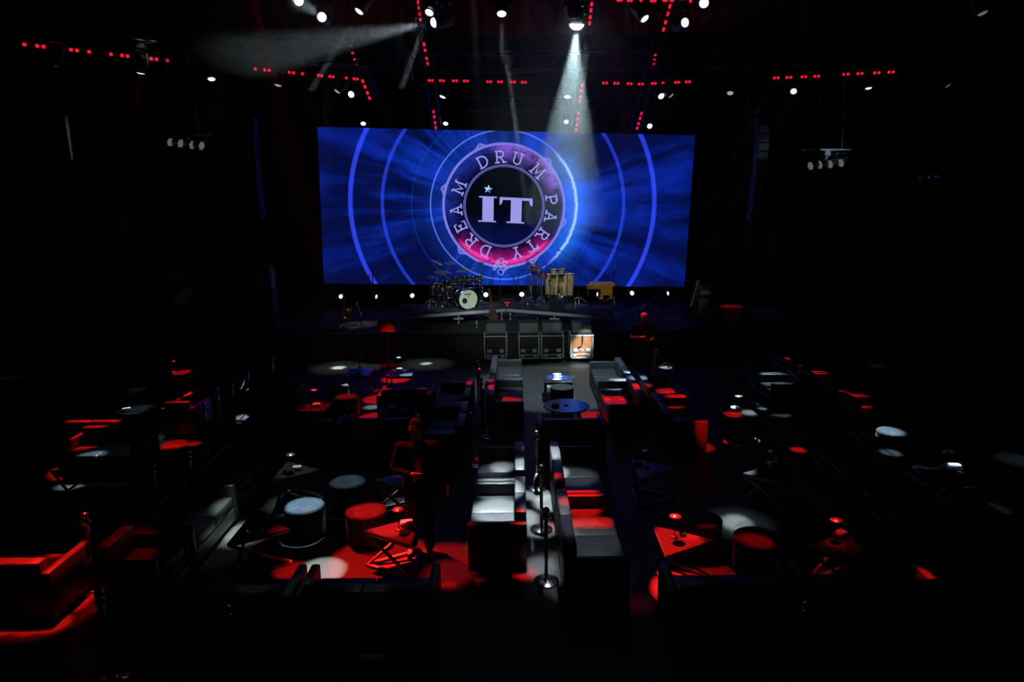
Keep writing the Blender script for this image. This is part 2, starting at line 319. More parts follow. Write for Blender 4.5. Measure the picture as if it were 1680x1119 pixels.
    def ring(self, r, t, M=None, seg=32, ts=8):
        vs = []; fs = []
        for i in range(seg):
            a = 2 * pi * i / seg
            for k in range(ts):
                b = 2 * pi * k / ts; q = r + t * cos(b); vs.append((q * cos(a), q * sin(a), t * sin(b)))
        for i in range(seg):
            for k in range(ts):
                fs.append((i * ts + k, ((i + 1) % seg) * ts + k, ((i + 1) % seg) * ts + (k + 1) % ts, i * ts + (k + 1) % ts))
        return self.add(vs, fs, True, M)
    def mesh(self, name, m):
        me = bpy.data.meshes.new(name); me.from_pydata([tuple(v) for v in self.v], [], self.f)
        me.polygons.foreach_set('use_smooth', self.s); me.materials.append(m); me.update(); return me
    def build(self, name, m, parent=None):
        o = bpy.data.objects.new(name, self.mesh(name, m)); COL.objects.link(o)
        if parent is not None: o.parent = parent
        return o

def tag(o, label=None, cat=None, group=None, kind=None):
    if label: o['label'] = label
    if cat: o['category'] = cat
    if group: o['group'] = group
    if kind: o['kind'] = kind
    return o
def thing(name, label, cat, loc=(0, 0, 0), rz=0.0, group=None):
    o = bpy.data.objects.new(name, None); o.empty_display_size = 0.1; COL.objects.link(o)
    o.location = loc; o.rotation_euler = (0, 0, rz)
    return tag(o, label, cat, group)
def part(name, mesh, parent, loc=None):
    o = bpy.data.objects.new(name, mesh); COL.objects.link(o); o.parent = parent
    if loc is not None: o.location = loc
    return o
_kids = {}
def clone(root, label, loc, rz=0.0, group=None):
    """copy of a thing with copies of its parts and sub-parts"""
    r = root.copy(); COL.objects.link(r); r.location = loc; r.rotation_euler = (0, 0, rz); r['label'] = label
    if group: r['group'] = group
    def rec(a, b):
        for ch in list(a.children):
            c = ch.copy(); COL.objects.link(c); c.parent = b; rec(ch, c)
    rec(root, r)
    return r
def RX(a): return Matrix.Rotation(a, 4, 'X')
def RY(a): return Matrix.Rotation(a, 4, 'Y')
def RZ(a): return Matrix.Rotation(a, 4, 'Z')
def TR(*p): return Matrix.Translation(V(p))

# ---------------------------------------------------------------- the hall
def struct(name, mb, m): return tag(mb.build(name, m), kind='structure')
X0, X1, Y0, Y1, ZC = -15.0, 15.0, -1.5, 27.0, 13.0
struct('floor', MB().box(((X0 + X1) / 2, (Y0 + Y1) / 2, -0.1), (X1 - X0 + .4, Y1 - Y0 + .4, 0.2)), M_FLOOR)
struct('ceiling', MB().box((0, (Y0 + Y1) / 2, ZC + .1), (X1 - X0 + .4, Y1 - Y0 + .4, 0.2)), M_CEIL)
struct('wall_left', MB().box((X0 - .1, (Y0 + Y1) / 2, ZC / 2), (0.2, Y1 - Y0 + .4, ZC)), M_WALL)
struct('wall_right', MB().box((X1 + .1, (Y0 + Y1) / 2, ZC / 2), (0.2, Y1 - Y0 + .4, ZC)), M_WALL)
struct('wall_back', MB().box((0, Y1 + .1, ZC / 2), (X1 - X0, 0.2, ZC)), M_WALL)
struct('wall_front', MB().box((0, Y0 - .1, ZC / 2), (X1 - X0, 0.2, ZC)), M_WALL)
STZ = 0.77
st = thing('stage', 'wide low black stage across the far end of the hall', 'stage', (0, 19.6, 0)); tag(st, kind='structure')
MB().box((0, 3.65, STZ - .03), (25, 7.3, 0.06)).build('deck', M_STAGE, st)
sk = MB()
n = 150; pts = [(-12.5 + 25 * i / n, 0.03 + 0.012 * (i % 2)) for i in range(n + 1)]
for i in range(n):
    (xa, ya), (xb, yb) = pts[i], pts[i + 1]
    sk.add([(xa, ya, 0), (xb, yb, 0), (xb, yb, STZ - .06), (xa, ya, STZ - .06)], [(0, 1, 2, 3)])
sk.build('skirt', M_DRAPE, st)

def pleats(x0, x1, y, z0, z1, step, amp):
    mb = MB(); k = int((x1 - x0) / step * 4); vs = []; fs = []
    for i in range(k + 1):
        x = x0 + (x1 - x0) * i / k; yy = y + amp * sin(i * pi / 2 + 0.6 * sin(i * 0.37))
        vs += [(x, yy, z0), (x, yy, z1), (x, yy + .03, z0), (x, yy + .03, z1)]
    for i in range(k):
        a = i * 4; fs += [(a, a + 4, a + 5, a + 1), (a + 2, a + 3, a + 7, a + 6), (a + 1, a + 5, a + 7, a + 3)]
    return mb.add(vs, fs, True)
tag(pleats(-11.8, 11.8, 26.5, STZ, 8.2, 0.34, 0.07).build('stage_curtain', M_DRAPE), 'black pleated curtain hanging behind the video screen and stage', 'curtain')
tag(pleats(-9.5, 9.5, 21.6, 9.3, 12.9, 0.55, 0.12).build('proscenium_drape', M_RDRAPE), 'dark red pleated drape high above the stage trusses', 'curtain')

# ---------------------------------------------------------------- video screen
_tl, _bl, _tr, _br = atY(520, 208, 25), atY(532, 465, 25), atY(1138, 222, 25.75), atY(1125, 471, 25.75)
_ax = ((_tr + _br) - (_tl + _bl)); SCW = _ax.length / 2; _ax.normalize()
_az = ((_tl + _tr) - (_bl + _br)); SCH = _az.length / 2; _az = (_az - _ax * _az.dot(_ax)).normalized(); _ay = _az.cross(_ax)
_sc = (_tl + _tr + _bl + _br) / 4
screen = thing('video_screen', 'huge blue video wall with a round drum emblem above the stage', 'screen')
screen.matrix_world = Matrix(((_ax.x, _ay.x, _az.x, _sc.x), (_ax.y, _ay.y, _az.y, _sc.y), (_ax.z, _ay.z, _az.z, _sc.z), (0, 0, 0, 1)))
def on_screen(px, py):
    d = FW + RT * ((px - 840) / FPX) + UP * ((559.5 - py) / FPX)
    p = EYE + d * ((_sc - EYE).dot(_ay) / d.dot(_ay)); q = p - _sc
    return q.dot(_ax), q.dot(_az)
EX, EZ = on_screen(827, 338.5)
PXM = (on_screen(927, 338.5)[0] - EX) / 100.0        # metres of screen per photo pixel

def screen_material():
    m = bpy.data.materials.new('video_picture'); m.use_nodes = True; nt = m.node_tree; nt.nodes.clear()
    L = nt.links.new
    def mth(op, a, b=None, c=None, clamp=False):
        n = nt.nodes.new('ShaderNodeMath'); n.operation = op; n.use_clamp = clamp
        for i, q in enumerate((a, b, c)):
            if q is None: continue
            if isinstance(q, (int, float)): n.inputs[i].default_value = q
            else: L(q, n.inputs[i])
        return n.outputs[0]
    def smooth(v, a, b):
        n = nt.nodes.new('ShaderNodeMapRange'); n.interpolation_type = 'SMOOTHSTEP'; L(v, n.inputs[0])
        n.inputs[1].default_value = a; n.inputs[2].default_value = b; n.inputs[3].default_value = 0; n.inputs[4].default_value = 1
        return n.outputs[0]
    def comb(x, y, z):
        n = nt.nodes.new('ShaderNodeCombineXYZ')
        for i, q in enumerate((x, y, z)):
            if isinstance(q, (int, float)): n.inputs[i].default_value = q
            else: L(q, n.inputs[i])
        return n.outputs[0]
    def noise(vec, scale, detail=3, rough=0.5):
        n = nt.nodes.new('ShaderNodeTexNoise'); L(vec, n.inputs['Vector']); n.inputs['Scale'].default_value = scale
        n.inputs['Detail'].default_value = detail; n.inputs['Roughness'].default_value = rough; return n.outputs['Fac']
    def addc(acc, fac, col):
        n = nt.nodes.new('ShaderNodeVectorMath'); n.operation = 'MULTIPLY_ADD'
        L(comb(fac, fac, fac), n.inputs[0]); n.inputs[1].default_value = col
        if acc is not None: L(acc, n.inputs[2])
        return n.outputs[0]
    mul = lambda a, b: mth('MULTIPLY', a, b)
    inv = lambda a: mth('SUBTRACT', 1.0, a)
    tc = nt.nodes.new('ShaderNodeTexCoord'); sp = nt.nodes.new('ShaderNodeSeparateXYZ'); L(tc.outputs['Object'], sp.inputs[0])
    x = mth('SUBTRACT', sp.outputs[0], EX); z = mth('SUBTRACT', sp.outputs[2], EZ)
    r = mth('MAXIMUM', mth('SQRT', mth('ADD', mul(x, x), mul(z, z))), 0.01)
    ux = mth('DIVIDE', x, r); uz = mth('DIVIDE', z, r)
    flat = comb(x, 0, z)
    n1 = noise(comb(mul(ux, 2.2), mul(uz, 2.2), mul(r, 0.10)), 1.5, 2)
    n2 = noise(comb(mul(ux, 5.0), mul(uz, 5.0), mul(r, 0.16)), 2.0, 4, 0.6)
    n3 = noise(flat, 0.55, 3)
    ray = smooth(mth('ADD', mul(n1, 0.5), mul(n2, 0.5)), 0.43, 0.63)
    ray = mul(ray, mth('ADD', 0.25, mul(smooth(n3, 0.3, 0.65), 0.65)))
    outside = smooth(r, 2.12, 2.22)
    near = mul(inv(smooth(r, 2.2, 5.6)), outside)
    near2 = mul(inv(smooth(r, 2.2, 3.5)), outside)
    side = smooth(mth('ABSOLUTE', ux), 0.25, 0.8)
    acc = addc(None, mth('ADD', 0.0, outside), (0.0012, 0.0045, 0.055))
    acc = addc(acc, mul(mul(ray, outside), mth('ADD', 0.5, mul(side, 0.5))), (0.0018, 0.016, 0.31))
    acc = addc(acc, mul(near, ray), (0.004, 0.040, 0.40))
    acc = addc(acc, mul(near2, mth('ADD', 0.15, mul(n3, 0.6))), (0.006, 0.040, 0.36))
    # concentric arcs
    def ring(rad, wd, soft):
        return inv(smooth(mth('ABSOLUTE', mth('SUBTRACT', r, rad)), wd, wd + soft))
    acc = addc(acc, ring(197 * PXM, 0.035, 0.05), (0.012, 0.035, 0.50))
    acc = addc(acc, ring(248 * PXM, 0.055, 0.05), (0.022, 0.05, 0.70))
    acc = addc(acc, ring(150 * PXM, 0.012, 0.03), (0.002, 0.012, 0.10))
    acc = addc(acc, ring(119.5 * PXM, 0.012, 0.022), (0.10, 0.16, 0.70))
    # lightning on the right of the outer ring
    wob = mth('SUBTRACT', noise(comb(ux, uz, 0), 14, 4, 0.7), 0.5)
    rr = mth('ADD', r, mul(wob, 0.22))
    bolt = inv(smooth(mth('ABSOLUTE', mth('SUBTRACT', rr, 118.5 * PXM)), 0.012, 0.09))
    halo = inv(smooth(mth('ABSOLUTE', mth('SUBTRACT', r, 118.5 * PXM)), 0.02, 0.75))
    arc = smooth(ux, 0.62, 0.86)
    acc = addc(acc, mul(bolt, arc), (0.30, 0.45, 0.75)); acc = addc(acc, mul(halo, arc), (0.01, 0.10, 0.42))
    # drum ring interior: blue mist, magenta fire at the bottom, violet cloud at the top right
    band = mul(inv(outside), smooth(r, 64 * PXM, 66 * PXM))
    cl = noise(comb(x, 3.3, z), 1.9, 5, 0.65)
    edge = mul(band, smooth(r, 1.45, 2.15))
    fire = mul(mul(edge, smooth(mul(uz, -1.0), 0.42, 0.85)), smooth(cl, 0.30, 0.62))
    acc = addc(acc, fire, (0.62, 0.012, 0.30))
    hot = mul(mul(inv(smooth(mth('ABSOLUTE', mth('SUBTRACT', mth('ADD', r, mul(mth('SUBTRACT', cl, 0.5), 0.25)), 2.03)), 0.01, 0.10)), band), smooth(mul(uz, -1.0), 0.55, 0.75))
    acc = addc(acc, hot, (0.60, 0.03, 0.16))
    tr_ = smooth(mth('ADD', mul(ux, 0.55), mul(uz, 0.84)), 0.62, 0.9)
    acc = addc(acc, mul(mul(edge, tr_), smooth(cl, 0.32, 0.60)), (0.26, 0.11, 0.75))
    left_ = smooth(mth('ADD', mul(ux, -0.8), mul(uz, 0.5)), 0.3, 0.95)
    acc = addc(acc, mul(mul(edge, left_), smooth(cl, 0.30, 0.6)), (0.01, 0.03, 0.30))
    acc = addc(acc, mul(band, mth('ADD', 0.15, mul(cl, 0.3))), (0.010, 0.010, 0.11))
    disc = inv(smooth(r, 63 * PXM, 64 * PXM))
    acc = addc(acc, mul(disc, mul(smooth(mul(z, -1.0), 0.1, 1.2), cl)), (0.002, 0.006, 0.10))
    acc = addc(acc, disc, (0.0012, 0.0016, 0.006))
    # fine LED scan lines
    ln = mth('ADD', 0.93, mul(mth('SINE', mul(sp.outputs[2], 70.0)), 0.07))
    vm = nt.nodes.new('ShaderNodeVectorMath'); vm.operation = 'SCALE'; L(acc, vm.inputs[0]); L(ln, vm.inputs['Scale'])
    em = nt.nodes.new('ShaderNodeEmission'); L(vm.outputs[0], em.inputs['Color']); em.inputs['Strength'].default_value = 1.0
    out = nt.nodes.new('ShaderNodeOutputMaterial'); L(em.outputs[0], out.inputs['Surface'])
    return m
M_PICTURE = screen_material()
M_LILAC = mat('lit_lilac_pixels', (0, 0, 0), 0.5, emit=(0.335, 0.335, 0.85), estr=0.95)
M_LILAC2 = mat('lit_lilac_pixels_dim', (0, 0, 0), 0.5, emit=(0.22, 0.22, 0.80), estr=0.9)
M_PALE = mat('lit_pale_pixels', (0, 0, 0), 0.5, emit=(0.62, 0.80, 0.85), estr=0.9)
M_PIXBLUE = mat('lit_blue_pixels', (0, 0, 0), 0.5, emit=(0.04, 0.22, 0.80), estr=0.9)
MB().add([(-SCW / 2, 0, -SCH / 2), (SCW / 2, 0, -SCH / 2), (SCW / 2, 0, SCH / 2), (-SCW / 2, 0, SCH / 2)], [(0, 1, 2, 3)]).build('display', M_PICTURE, screen)
MB().box((0, 0.09, 0), (SCW, 0.16, SCH)).build('cabinet_back', M_PLASTIC, screen)

def arc(cx, cz, rx, rz, a0, a1, n=10):
    return [(cx + rx * cos(radians(a0 + (a1 - a0) * i / n)), cz + rz * sin(radians(a0 + (a1 - a0) * i / n))) for i in range(n + 1)]
GLYPH = {
 'D': [[(.14, 0), (.14, 1)], [(0, 1), (.35, 1)] + arc(.35, .5, .47, .5, 90, -90, 12) + [(0, 0)]],
 'R': [[(.14, 0), (.14, 1)], [(0, 1), (.42, 1)] + arc(.42, .74, .3, .26, 90, -90) + [(.14, .48)], [(.40, .48), (.74, 0)], [(0, 0), (.30, 0)], [(.62, 0), (.88, 0)]],
 'U': [[(.14, 1), (.14, .32)] + arc(.43, .32, .29, .32, 180, 360) + [(.72, 1)], [(0, 1), (.30, 1)], [(.56, 1), (.86, 1)]],
 'M': [[(.12, 0), (.17, 1), (.52, .22), (.87, 1), (.92, 0)], [(0, 0), (.26, 0)], [(.78, 0), (1.04, 0)], [(.04, 1), (.17, 1)], [(.87, 1), (1.0, 1)]],
 'P': [[(.14, 0), (.14, 1)], [(0, 1), (.42, 1)] + arc(.42, .72, .31, .28, 90, -90) + [(.14, .44)], [(0, 0), (.34, 0)]],
 'A': [[(.12, 0), (.42, 1), (.74, 0)], [(.22, .34), (.62, .34)], [(0, 0), (.26, 0)], [(.60, 0), (.88, 0)], [(.28, 1), (.44, 1)]],
 'T': [[(.42, 0), (.42, 1)], [(0, .76), (0, 1), (.84, 1), (.84, .76)], [(.26, 0), (.58, 0)]],
 'Y': [[(.12, 1), (.43, .46), (.74, 1)], [(.43, .46), (.43, 0)], [(0, 1), (.26, 1)], [(.60, 1), (.86, 1)], [(.27, 0), (.59, 0)]],
 'E': [[(.14, 0), (.14, 1)], [(0, 1), (.70, 1), (.70, .78)], [(.14, .52), (.50, .52)], [(.50, .62), (.50, .42)], [(0, 0), (.74, 0), (.74, .24)]],
}
def ribbon(mb, pts, wd, y, fn=None, th=0.004):
    """flat stroke of width wd along 2-D points (x, z), standing th proud of the plane y"""
    n = len(pts); vs = []
    for i, (px, pz) in enumerate(pts):
        a = pts[max(i - 1, 0)]; b = pts[min(i + 1, n - 1)]
        tx, tz = b[0] - a[0], b[1] - a[1]; l = hypot(tx, tz) or 1e-6; tx /= l; tz /= l
        k = 1.0
        if 0 < i < n - 1:
            t1 = (px - a[0], pz - a[1]); l1 = hypot(*t1) or 1e-6; k = 1 / max(0.45, abs(t1[0] / l1 * tx + t1[1] / l1 * tz))
        e = wd / 2 if i in (0, n - 1) and n == 2 else 0
        s = -1 if i == 0 else 1
        px2, pz2 = px + tx * e * s, pz + tz * e * s
        for sg in (-1, 1):
            q = (px2 - tz * sg * wd / 2 * k, pz2 + tx * sg * wd / 2 * k)
            if fn: q = fn(*q)
            vs.append((q[0], y, q[1]))
    mb.add(vs, [(2 * i, 2 * i + 1, 2 * i + 3, 2 * i + 2) for i in range(n - 1)])
P = PXM
lt = MB()
for ch, ang in (('D', -27.3), ('R', -5.2), ('U', 15.4), ('M', 43.3), ('P', 81), ('A', 101.7), ('R', 125), ('T', 143.8), ('Y', 163.5),
                ('D', 202.3), ('R', 224), ('E', 244), ('A', 264.8), ('M', 291.4)):
    h = 17.5 * P; wid = max(p[0] for s in GLYPH[ch] for p in s); a = radians(ang); rb = 69.5 * P
    def place(u, v, h=h, wid=wid, a=a, rb=rb):
        x = (u - wid / 2) * h * 1.08; rr = rb + v * h
        return (EX + rr * sin(a) + x * cos(a), EZ + rr * cos(a) - x * sin(a))
    for s in GLYPH[ch]: ribbon(lt, s, 0.125, -0.012, place)
lt.build('lettering', M_LILAC, screen)
# emblem rings and lugs
er = MB()
def circ(r, n=90, a0=0, a1=360): return [(EX + r * sin(radians(a0 + (a1 - a0) * i / n)), EZ + r * cos(radians(a0 + (a1 - a0) * i / n))) for i in range(n + 1)]
ribbon(er, circ(98.5 * P), 4.0 * P, -0.008)
ribbon(er, circ(65.5 * P), 1.1 * P, -0.008); ribbon(er, circ(63.2 * P), 0.9 * P, -0.008)
for ang in (-23, 44, 104, 150.5, 223.6, 285):
    a = radians(ang); c = (EX + 101.5 * P * sin(a), EZ + 101.5 * P * cos(a))
    ribbon(er, [(c[0] + 3.9 * P * sin(radians(t * 20)), c[1] + 3.9 * P * cos(radians(t * 20))) for t in range(19)], 2.0 * P, -0.010)
    ribbon(er, [(c[0] + 1.6 * P * sin(radians(t * 30)), c[1] + 1.6 * P * cos(radians(t * 30))) for t in range(13)], 1.0 * P, -0.010)
    for sg in (-1, 1):
        e = (EX + 98 * P * sin(a + sg * .13), EZ + 98 * P * cos(a + sg * .13))
        f = (c[0] + 2.6 * P * (sin(a) + sg * cos(a)), c[1] + 2.6 * P * (cos(a) - sg * sin(a)))
        ribbon(er, [e, f], 1.8 * P, -0.009)
er.build('emblem_ring', M_LILAC2, screen)
# monogram: a slab i with a star for its dot, and a T
def crop(cx, cz): return (EX + (cx - 576) / 4.477 * P, EZ - (cz - 574) / 4.477 * P)
lg = MB()
def slab(pts, y=-0.012):
    q = [crop(*p) for p in pts]; n = len(q)
    lg.add([(a, y, b) for a, b in q], [tuple(range(n))[::-1]])
slab([(393, 503), (523, 506), (523, 516), (393, 514)]); slab([(418, 512), (500, 512), (500, 680), (418, 680)]); slab([(388, 677), (518, 680), (518, 690), (388, 687)])
slab([(543, 508), (783, 515), (783, 533), (545, 527)]); slab([(543, 520), (578, 520), (566, 531), (556, 560), (543, 564)]); slab([(750, 526), (784, 526), (784, 573), (768, 566), (760, 538)])
slab([(626, 522), (706, 522), (704, 690), (624, 690)]); slab([(595, 682), (725, 686), (725, 697), (595, 693)])
lg.build('monogram', M_LILAC, screen)
s5 = [crop(459 + (33 if i % 2 == 0 else 14) * sin(radians(36 * i + 8)), 455 - (33 if i % 2 == 0 else 14) * cos(radians(36 * i + 8))) for i in range(10)]
c5 = crop(459, 455)
for nm, idx, mm in (('star_light_half', (0, 1, 6, 7, 8, 9), M_PALE), ('star_blue_half', (2, 3, 4, 5), M_PIXBLUE)):
    sm = MB()
    for i in idx:
        a, b = s5[i], s5[(i + 1) % 10]; sm.add([(c5[0], -0.013, c5[1]), (a[0], -0.013, a[1]), (b[0], -0.013, b[1])], [(0, 1, 2)])
    sm.build(nm, mm, screen)
# small looped script under the emblem
sg = MB()
for st_ in ([(513, 1030), (522, 985), (548, 958), (572, 955), (580, 972), (560, 990), (535, 985)], [(540, 965), (530, 1015), (514, 1040), (502, 1035), (508, 1010), (530, 990)],
            [(535, 990), (552, 1010), (560, 1030)], [(600, 985), (588, 975), (572, 985), (575, 1002), (592, 1008), (596, 1024), (578, 1036), (556, 1036)],
            [(560, 1005), (585, 1000), (604, 990), (604, 978), (592, 980)], [(555, 1030), (537, 1052), (556, 1078), (580, 1060), (566, 1036)], [(575, 1055), (610, 1025), (640, 1012)]):
    pts = []
    for i in range(len(st_) - 1):
        p0, p1, p2, p3 = st_[max(i - 1, 0)], st_[i], st_[i + 1], st_[min(i + 2, len(st_) - 1)]
        for t in range(5):
            t /= 5.0
            pts.append(tuple(0.5 * (2 * p1[k] + (p2[k] - p0[k]) * t + (2 * p0[k] - 5 * p1[k] + 4 * p2[k] - p3[k]) * t * t + (3 * p1[k] - p0[k] - 3 * p2[k] + p3[k]) * t ** 3) for k in (0, 1)))
    pts.append(st_[-1])
    ribbon(sg, [crop(*p) for p in pts], 1.3 * P, -0.013)
sg.build('script_mark', M_LILAC, screen)

# ---------------------------------------------------------------- moving heads
M_LENS = {k: lens_mat(k) for k in (9.0, 3.0, 1.0, 0.35, 0.12)}
for m_ in M_LENS.values(): m_.cycles.emission_sampling = 'NONE'
HB = MB().box((0, 0, -.05), (.30, .22, .10), bev=.012).box((0, .112, -.05), (.12, .006, .05)).cyl((-.1, 0, 0), (-.1, 0, .06), .02).cyl((.1, 0, 0), (.1, 0, .06), .02).mesh('base', M_PLASTIC)
HY = MB().box((0, 0, -.125), (.36, .09, .05), bev=.01).box((-.165, 0, -.27), (.04, .09, .30), bev=.01).box((.165, 0, -.27), (.04, .09, .30), bev=.01).mesh('yoke', M_PLASTIC)
HH = MB().lathe([(.05, .20), (.10, .18), (.125, .10), (.125, -.05), (.11, -.13), (.105, -.185), (.088, -.20), (.088, -.188)], 20).box((0, 0, .02), (.27, .05, .05)).mesh('head', M_PLASTIC)
def lens_mesh(k, r):
    h = r * (.75 if k >= 9 else .3)
    return MB().lathe([(r, 0), (r * .92, -h * .35), (r * .7, -h * .7), (r * .4, -h * .93), (1e-5, -h)], 20, cap=False).mesh('lens', M_LENS[k])
HL = {}
HANG = 8.10
def moving_head(p, dst, k, label, r=.085, up=False, group=None):
    """lens at p, shining at dst; hung from above, or standing on its base when up"""
    p = V(p); d = (V(dst) - p).normalized(); piv = p - d * .20
    root = thing('moving_head', label, 'stage light', piv + V((0, 0, -.40 if up else .40)), 0, group)
    yaw = atan2(d.y, d.x) - pi / 2
    fl = RX(pi) if up else Matrix.Identity(4)
    b = part('base', HB, root); b.matrix_local = fl
    y = part('yoke', HY, root); y.matrix_local = RZ(yaw) @ fl
    h = part('head', HH, root); h.location = (0, 0, .40 if up else -.40); h.rotation_mode = 'QUATERNION'; h.rotation_quaternion = d.to_track_quat('-Z', 'Y')
    if not up and piv.z + .4 < HANG:
        g = HANG - piv.z - .4
        MB().cyl((0, 0, -.01), (0, 0, g), .02, 8).box((0, 0, g), (.05, .60, .07)).build('hanging_clamp', M_PLASTIC, root)
    if (k, r) not in HL: HL[(k, r)] = lens_mesh(k, r)
    part('lens', HL[(k, r)], h, (0, 0, -.196))
    return root
MH = moving_head
down = lambda p, dx=0.0, dy=0.0: V(p) + V((dx, dy, -6))
MH(LAMP_490, AIM['490'], 9.0, 'bright moving head cut by the upper frame edge, left of the video screen')
MH(LAMP_528, AIM['528'], 3.0, 'moving head on the front truss throwing a beam up to the left')
MH(LAMP_589, AIM['589'], 1.0, 'dim tilted moving head with a thin beam falling left, on the front truss')
MH(LAMP_705, AIM['705'], 1.0, 'tilted moving head just above the brightest left-pointing lamp')
MH(LAMP_712, AIM['712'], 9.0, 'very bright moving head throwing a wide beam to the left')
MH(LAMP_823, AIM['823'], 3.0, 'moving head with a thin straight beam above the screen emblem')
MH(LAMP_943, AIM['943'], 1.0, 'small lit moving head directly above the dazzling one')
MH(LAMP_946, AIM['946'], 9.0, 'dazzling moving head throwing the big white cone on the stage', .145)  # lens enlarged to stand in for its glare
MH(LAMP_1058, AIM['1058'], 1.0, 'tilted moving head on the front truss beside the second raked red strip')
MH(LAMP_1125, AIM['1125'], 1.0, 'moving head throwing a faint beam up to the right')
MH(LAMP_1155, AIM['1155'], 3.0, 'lit moving head at the upper edge right of the red bar')
p = atY(1612, 22, 14); MH(p, down(p, 1.5, -2), 0.12, 'dim moving head alone in the upper right corner')
MH(LAMP_575, AIM['575'], 3.0, 'bright moving head under the left truss end with a faint beam falling left')
MH(LAMP_726, AIM['726'], 3.0, 'bright round moving head above the screen, left of the emblem')
MH(LAMP_931, AIM['931'], 3.0, 'bright round moving head inside the big white cone')
MH(LAMP_1085, AIM['1085'], 3.0, 'bright moving head right of the cone throwing a beam down right')
MH(LAMP_347, AIM['347'], 1.0, 'moving head pointing straight down, third on the diagonal left truss')
MH(LAMP_229, AIM['229'], 1.0, 'moving head with a shining yoke, second on the diagonal left truss')
MH(LAMP_93, AIM['93'], 0.35, 'dim moving head nearest the left wall on the diagonal truss')
p = under_left(456, 140); MH(p, down(p, -1, -1), 0.35, 'dim moving head between the left wing lights and the bright one')
p = under_left(553, 150); MH(p, down(p, -4, -2), 0.35, 'dim small moving head just left of the bright one under the truss')
MH(LAMP_1198, AIM['1198'], 0.35, 'dim moving head, first right of the bright beam on the right truss')
MH(LAMP_1302, AIM['1302'], 1.0, 'moving head below the gap of the right red bars')
MH(LAMP_1425, AIM['1425'], 1.0, 'moving head under the outermost red bar on the right')
p = under_right(1555, 140); MH(p, down(p, 5, -1), 0.35, 'dim moving head edge-on at the far right end of the truss')
p = atY(1101, 157, 20.0); MH(p, down(p, 5, -1), 0.35, 'dim edge-on moving head beside the bright right one')
MH(LAMP_596, AIM['596'], 3.0, 'bright moving head at the upper left corner of the screen')
MH(LAMP_730, AIM['730'], 3.0, 'bright moving head at the top edge of the screen above the emblem left side')
MH(LAMP_929, AIM['929'], 1.0, 'moving head at the screen top inside the big white cone')
MH(LAMP_1066, AIM['1066'], 3.0, 'bright moving head near the upper right corner of the screen')
names = ['stage floor light furthest left, beside the saxophones', 'half hidden stage floor light right of the saxophones', 'stage floor light behind the left riser corner',
         'stage floor light right of the white bass drum', 'stage floor light at the centre of the stage', 'thin stage floor light in front of the congas',
         'stage floor light under the wooden keyboard', 'stage floor light left below the red keyboard', 'stage floor light right below the red keyboard']
for i, (x, y, k, ex) in enumerate([(558.5, 479, 3.0, -1.5), (617, 480, 1.0, -5), (676, 480, 3.0, -1), (797, 480, 9.0, .3), (856, 480, 9.0, .2), (919, 482, 1.0, -6), (981, 482, 1.0, -5), (1037, 482, 3.0, 1.4), (1096, 481, 1.0, 5)]):
    q = atY(x, y, 24.0); dd = V((ex, -4.0, 1.6)); pv = q - dd.normalized() * .2
    q.z = STZ + .40 + dd.normalized().z * .2
    MH(q, q + dd, k, 'small lit ' + names[i], .075, True)

# ---------------------------------------------------------------- red LED battens
CELL = MB().lathe([(.036, 0), (.035, -.012), (.022, -.02), (1e-5, -.023)], 12, cap=False).mesh('led_cell', M_REDLED)
def batten(p0, p1, label, pat='2222', n=8):
    p0 = V(p0); p1 = V(p1); d = p1 - p0; L = d.length; X = d.normalized()
    toward = (EYE - (p0 + p1) / 2).normalized()
    Z = (toward - X * toward.dot(X)).normalized() * -1      # lamps look towards the audience
    Y = Z.cross(X)
    c = (p0 + p1) / 2
    root = thing('led_batten', label, 'led bar', c); root.matrix_world = Matrix(((X.x, Y.x, Z.x, c.x), (X.y, Y.y, Z.y, c.y), (X.z, Y.z, Z.z, c.z), (0, 0, 0, 1)))
    wv = root.matrix_world.to_3x3().inverted() @ V((0, 0, 1)); 
    for sx in (-.3, .3): MB().cyl(V((sx * L, 0, .06)), V((sx * L, 0, .06)) + wv * (.36 if abs(X.z) < .15 else .12), .014, 8).build('hanger', M_PLASTIC, root)
    
    MB().box((0, 0, .05), (L + .14, .12, .10), bev=.01).box((-L * .3, 0, .13), (.04, .05, .08)).box((L * .3, 0, .13), (.04, .05, .08)).build('housing', M_PLASTIC, root)
    fr = {'2222': (.03, .11, .30, .38, .62, .70, .89, .97), '12221': (0, .19, .285, .45, .545, .71, .805, 1.0), '4': (0, .32, .66, 1)}[pat]
    for f in fr: part('led_cell', CELL, root, (-L / 2 + f * L, 0, -.001))
    return root
zb = 7.8
batten(at(40, 73, zb), at(146, 85, zb), 'red LED bar nearest the left wall on the diagonal truss', '12221')
batten(at(182, 89, zb), at(274, 99, zb), 'red LED bar above the moving head with the shining yoke', '12221')
batten(at(419, 113, zb), at(496, 121, zb), 'red LED bar on the left truss, left of the sloping strip', '12221')
batten(at(520, 123.5, zb), at(588, 130, zb), 'red LED bar on the left truss ending at the sloping strip', '2222')
batten(atY(702, 132, 20), atY(769, 133, 20), 'red LED bar above the screen, left of the straight thin beam')
batten(atY(798, 134, 20), atY(864, 135, 20), 'red LED bar crossed by the straight thin beam')
batten(atY(988, 136, 20), atY(1056, 138, 20), 'red LED bar immediately right of the big white cone')
batten(atY(1068, 137, 20), atY(1133, 134, 20), 'red LED bar above the bright right moving head')
batten(atY(1268, 128, 20), atY(1345, 125, 20), 'inner red LED bar on the right wing truss')
batten(atY(1382, 122, 19.8), atY(1468, 118, 19.5), 'outermost red LED bar on the right wing truss')
batten(atY(1012, 0, 16), atY(1076, 1, 16), 'large red LED bar cut by the upper frame edge, left one')
